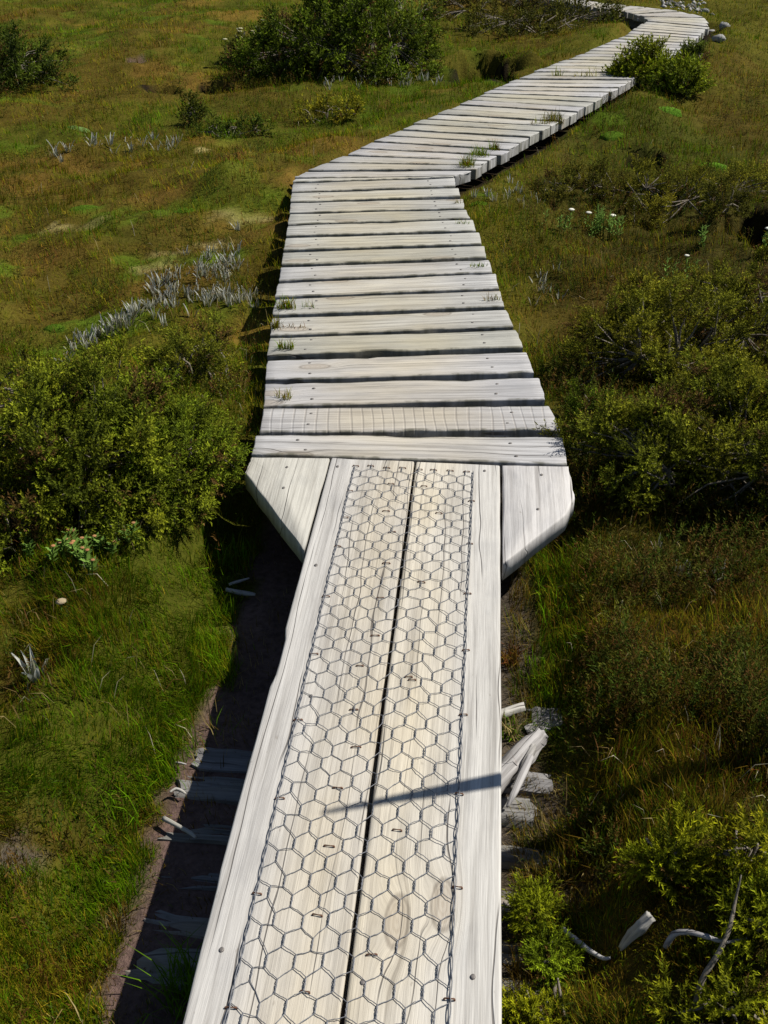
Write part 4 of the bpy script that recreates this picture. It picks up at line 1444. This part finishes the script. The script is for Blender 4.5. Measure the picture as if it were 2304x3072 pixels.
tuft_patch(100, 590, 850, 130, 75, -.45, 'silvery sword leaved tuft in the patch above the straggly conifer shrub', 'silver tufts between the yellow moss and the conifer shrubs', 1, .9)
tuft_patch(40, 690, 900, 85, 22, 0, 'silvery sword leaved tuft in the row close to the left deck edge', 'silver tufts along the left deck edge', 2, .85)
tuft_patch(50, 330, 990, 140, 26, -.62, 'silvery sword leaved tuft in the line running behind the broad conifer shrub', 'silver tufts behind the broad conifer shrub', 3, .9)
tuft_patch(40, 340, 450, 210, 26, -.10, 'small silvery tuft in the faint band across the brown moor', 'silver tufts in the band across the brown moor', 4, 1.0, (3, 5))
tuft_patch(34, 1150, 250, 180, 20, -.05, 'small silvery tuft in front of the largest dark shrub', 'silver tufts in front of the largest dark shrub', 5, 1.15, (3, 5))
tuft_patch(16, 790, 95, 80, 12, -.3, 'small silvery tuft beyond the flowering shrub', 'silver tufts beyond the flowering shrub', 6, 1.3, (3, 5))
tuft_patch(14, 1530, 600, 120, 40, .1, 'pale sword leaved tuft in the heath just right of the deck bend', 'pale tufts right of the deck bend', 7, .8, (3, 6))
tuft_patch(10, 1640, 880, 50, 60, .2, 'pale sword leaved tuft in the heath alongside the wide deck', 'pale tufts alongside the wide deck', 8, .8, (3, 6))
tuft_patch(8, 2080, 1700, 110, 40, .3, 'pale spiky tuft under the dark heath shrubs', 'pale spiky tufts under the heath shrubs', 9, .75, (3, 6))
tuft_patch(4, 1740, 1130, 30, 30, .2, 'dark spiky tuft between the deck edge and the olive heath shrub', 'spiky tufts beside the olive heath shrub', 10, .8, (3, 5))
tuft(gpt(110, 2035), 9, 'lone silver blue leaved plant in the grass left of the mud strip', None, 901, 1.4)


# ---- grass tufts rooted in the gaps between boards, and fresh tufts
def grass_tuft(p, n, h, spread, label, group, seed, cols=('green', 'olive', 'brown'), w=.0028, name='grass_tuft'):
    n = int(n * 1.5)
    r = np.random.default_rng(seed)
    root = np.stack([np.clip(r.normal(size=n), -1.5, 1.5) * spread[0] * .7, np.clip(r.normal(size=n), -1.5, 1.5) * min(spread[1] * 1.5, max(spread[0], .004) * .9), np.zeros(n)], 1)
    col = np.stack([PAL[c] for c in cols])[r.integers(0, len(cols), n)] * (.8 + .6 * r.random(n))[:, None]
    V, Q, T, C = blades(root, r.random(n) * 6.28, .15 + .85 * r.random(n), h * (.35 + .95 * r.random(n)), w * (.7 + .6 * r.random(n)), col, col * 1.3)
    o = mk(name, V, Q, T, M['grass'], C)
    o.location = tuple(p)
    return tag(o, label, 'grass tuft', group)


def gap_tuft(px, py, *a, **k):
    p = U(px, py, -.03)
    return grass_tuft((p[0], p[1], -.012), *a, **k)


gap_tuft(862, 948, 90, .055, (.030, .006), 'thickest reddish green grass tuft growing through a deck gap', None, 1, ('olive', 'brown', 'green'))
gap_tuft(928, 946, 26, .035, (.022, .004), 'thin grass tuft in the deck gap beside the thickest one', None, 2)
gap_tuft(828, 1008, 50, .06, (.014, .006), 'grass tuft at the very end of a deck gap on the left edge', None, 3, ('olive', 'brown'))
gap_tuft(885, 1006, 20, .03, (.035, .003), 'sparse row of grass blades in the same gap as the left edge tuft', None, 4, ('brown', 'red'))
gap_tuft(862, 1072, 60, .05, (.024, .005), 'green grass tuft in the wide deck gap with a bare knot board below', None, 5, ('olive', 'green'))
gap_tuft(852, 1222, 24, .05, (.02, .004), 'few brown grass stalks in the deck gap behind the saw marked board', None, 6, ('brown', 'olive'))
gap_tuft(1435, 822, 40, .03, (.03, .004), 'short grass fringe in a deck gap at the right edge', None, 7, ('olive', 'green'))
gap_tuft(1480, 924, 26, .04, (.03, .004), 'wispy grass blades in a deck gap at the right edge', None, 8, ('olive', 'brown'))
gap_tuft(1390, 692, 26, .03, (.03, .004), 'small grass fringe in a far deck gap at the right edge', None, 9, ('olive', 'green'))
gap_tuft(1375, 628, 22, .035, (.02, .004), 'brownish grass blades in the farthest straight deck gap', None, 10, ('brown', 'olive'))
gap_tuft(1400, 516, 120, .07, (.030, .022), 'bushy grass tuft covering board ends at the inside of the deck bend', None, 11, ('brown', 'olive', 'green'))
gap_tuft(1440, 482, 110, .06, (.04, .02), 'green grass spilling over two board ends past the deck bend', None, 12, ('olive', 'green'))
gap_tuft(1482, 464, 70, .06, (.022, .02), 'upright grass tuft against the board ends past the deck bend', None, 13, ('brown', 'green'))
gap_tuft(1660, 378, 140, .07, (.05, .03), 'grass tuft hiding the board ends before the bare stump of bearer', None, 14, ('brown', 'olive', 'dark'))
gap_tuft(1620, 388, 40, .06, (.05, .01), 'sparse grass over the boards next to the hidden board ends', None, 15, ('brown', 'olive'))
gap_tuft(1672, 240, 16, .09, (.03, .005), 'tall thin grass blades growing out of the far deck', None, 16, ('olive', 'green'), w=.004)
gap_tuft(1755, 243, 24, .09, (.07, .006), 'row of thin grass blades growing out of the far deck near the round shrub', None, 17, ('olive', 'straw'), w=.004)
for k, (px, py, n, h, sp, lab, cols) in enumerate([
        (555, 2990, 90, .11, .03, 'fresh bright grass tuft at the edge of the shadow beside the boards', ('lush', 'green', 'bright')),
        (350, 2440, 70, .08, .05, 'green grass tuft between bare mud patches', ('lush', 'green')),
        (1655, 2050, 110, .045, .05, 'green grass tuft beyond the bleached split log', ('lush', 'green', 'olive')),
        (1690, 1820, 90, .045, .05, 'green grass tuft below the right corner board', ('lush', 'green', 'olive')),
        (1530, 2205, 50, .05, .015, 'little grass tuft between the bleached log and the offcut', ('green', 'straw')),
        (1530, 1990, 60, .06, .02, 'reddish heath tuft growing against the right long board', ('red', 'brown')),
        (700, 1690, 120, .07, .05, 'grass tuft at the shaded edge below the left corner board', ('green', 'lush', 'olive'))]):
    g = gpt(px, py)
    grass_tuft(g, n, h, (sp, sp), lab, None, 40 + k, cols, .0024)


# ---- cushion plants
def cushion(px, py, rx, ry, h, col, label, seed, group='bright cushion plants on the moor'):
    rx, ry, h = rx * .75, ry * .75, h * .9
    g = gpt(px, py)
    n, m = 20, 7
    V, C = [(0, 0, h)], [np.array(col)]
    r = np.random.default_rng(seed)
    for j in range(1, m + 1):
        t = j / m
        for i in range(n):
            a = 2 * math.pi * i / n
            k = 1 + .35 * (vnoise(math.cos(a) * 1.5 + seed, math.sin(a) * 1.5, 1, 90) - .5)
            z = h * (1 - t * t) * (.85 + .3 * r.random()) - (.03 if j == m else 0)
            V.append((math.cos(a) * rx * t * k, math.sin(a) * ry * t * k, z))
            C.append(np.array(col) * (.8 + .4 * r.random()))
    T = [(0, 1 + i, 1 + (i + 1) % n) for i in range(n)]
    Q = [(1 + j * n + i, 1 + (j + 1) * n + i, 1 + (j + 1) * n + (i + 1) % n, 1 + j * n + (i + 1) % n) for j in range(m - 1) for i in range(n)]
    o = mk('cushion_plant', V, Q, T, M['cushion'], np.array(C), None, True)
    o.location = (g[0], g[1], g[2] - .012)
    return tag(o, label, 'cushion plant', group)


BG = (.070, .125, .010)
cushion(262, 626, .14, .07, .03, BG, 'bright green cushion plant left of the pale yellow moss', 1)
cushion(560, 636, .11, .06, .03, BG, 'bright green cushion plant just behind the pale yellow moss', 2)
cushion(692, 364, .06, .05, .03, BG, 'tiny bright green cushion plant beside the conifer seedling', 3)
cushion(222, 386, .14, .07, .03, (.12, .19, .05), 'pale green cushion plant alone on the brown moor', 4)
cushion(1842, 408, .12, .09, .04, BG, 'bright green cushion plant in the lawn right of the bending deck', 5)
cushion(1995, 328, .16, .07, .03, (.085, .18, .015), 'flat green cushion plant in front of the round shrubs', 6)
cushion(1440, 617, .10, .06, .035, BG, 'bright green cushion plant at the right edge of the straight deck', 7)
cushion(165, 985, .07, .05, .03, BG, 'bright green cushion plant behind the broad conifer shrub', 8)
cushion(2130, 495, .14, .05, .03, (.085, .18, .015), 'wide green cushion plant in the lawn behind the heath shrubs', 9)


# ---- small flowering plants
def flower_stem(parent, x, y, h, seed, head=.010, col=(.78, .76, .66), leaves=True):
    r = np.random.default_rng(seed)
    b = Bag()
    lx, ly = (r.random(2) - .5) * .03
    V, Q, T = tube([(x, y, -.01), (x + lx * .5, y + ly * .5, h * .5), (x + lx, y + ly, h)], [.0025, .002, .0018], 5)
    b.add(V, Q, T, (.13, .20, .035))
    if leaves:
        for k in range(14):
            t = .25 + .72 * k / 14
            a = k * 2.4
            d = np.array([math.cos(a), math.sin(a), .6])
            s = np.array([-math.sin(a), math.cos(a), 0]) * .004
            p = np.array([x + lx * t, y + ly * t, h * t])
            b.add([p - s * .5, p + s * .5, p + d * .010 + s, p + d * .018, p + d * .010 - s], [(0, 1, 2, 4)], [(4, 2, 3)], (.16, .27, .05))
    b.build('stem', M['leaf'], parent)
    if head:
        n = 8
        ang = np.arange(n) * 2 * math.pi / n
        V = np.concatenate([[[0, 0, head * .45]], np.stack([np.cos(ang) * head * .6, np.sin(ang) * head * .6, np.full(n, head * .38)], 1),
                            np.stack([np.cos(ang) * head, np.sin(ang) * head, head * .1 * (1 + r.random(n))], 1), [[0, 0, -head * .3]]])
        T = [(0, 1 + i, 1 + (i + 1) % n) for i in range(n)] + [(2 * n + 1, n + 1 + (i + 1) % n, n + 1 + i) for i in range(n)]
        Q = [(1 + i, n + 1 + i, n + 1 + (i + 1) % n, 1 + (i + 1) % n) for i in range(n)]
        V = V + np.array([x + lx, y + ly, h + head * .2])
        mk('flower', V, Q, T, M['leaf'], np.tile(col, (len(V), 1)), parent, True)


def flower_plant(px, py, stems, label, seed, h=.09, spread=.06, heads=3, hs=.010, col=(.78, .76, .66), group=None):
    o = empty('flowering_plant', tuple(gpt(px, py)), label, 'plant', group)
    r = np.random.default_rng(seed)
    for k in range(stems):
        flower_stem(o, r.normal() * spread, r.normal() * spread * .6, h * (.75 + .5 * r.random()), seed * 50 + k, hs if k < heads else 0, col)
    return o


flower_plant(1815, 720, 22, 'leafy light green plant with white flower heads in the dark heath', 1, .12, .075, 2, .016)
flower_plant(1695, 705, 5, 'small plant with one white flower between deck and leafy flowering plant', 2, .10, .04, 1, .015)
flower_plant(2022, 870, 4, 'single white flower on a tall green stem above the heath shrubs', 3, .13, .02, 1, .011)
flower_plant(2295, 775, 3, 'white flower head beside the black peat hollow', 4, .10, .02, 1, .016)
flower_plant(2105, 755, 3, 'bare green leafy stem standing in the brown heath', 5, .12, .01, 0)
flower_plant(770, 205, 16, 'cream flowers clustered at the left end of the largest dark shrub', 6, .28, .14, 12, .022, (.55, .52, .32))
flower_plant(870, 218, 10, 'cream flowers low in front of the flowering shrub', 7, .18, .10, 8, .022, (.55, .52, .32))
flower_plant(1210, 150, 9, 'pale flowers high on the green shrub behind the largest dark shrub', 8, .52, .10, 8, .024, (.60, .58, .45))
flower_plant(1265, 60, 10, 'pale flowers on the far side of the green shrub', 9, .45, .20, 9, .026, (.60, .58, .45))
flower_plant(310, 1665, 12, 'small plant with faded orange flowers in the grass below the conifer shrubs', 10, .05, .07, 10, .006, (.42, .22, .10))
flower_plant(200, 1690, 8, 'few faded orange flowers beside the larger orange flowering plant', 11, .05, .06, 6, .006, (.42, .20, .09))
o = empty('seed_head', tuple(gpt(182, 1858)), 'round pale dried seed head standing in the grass', 'seed head')
flower_stem(o, 0, 0, .045, 77, .013, (.40, .32, .20), False)
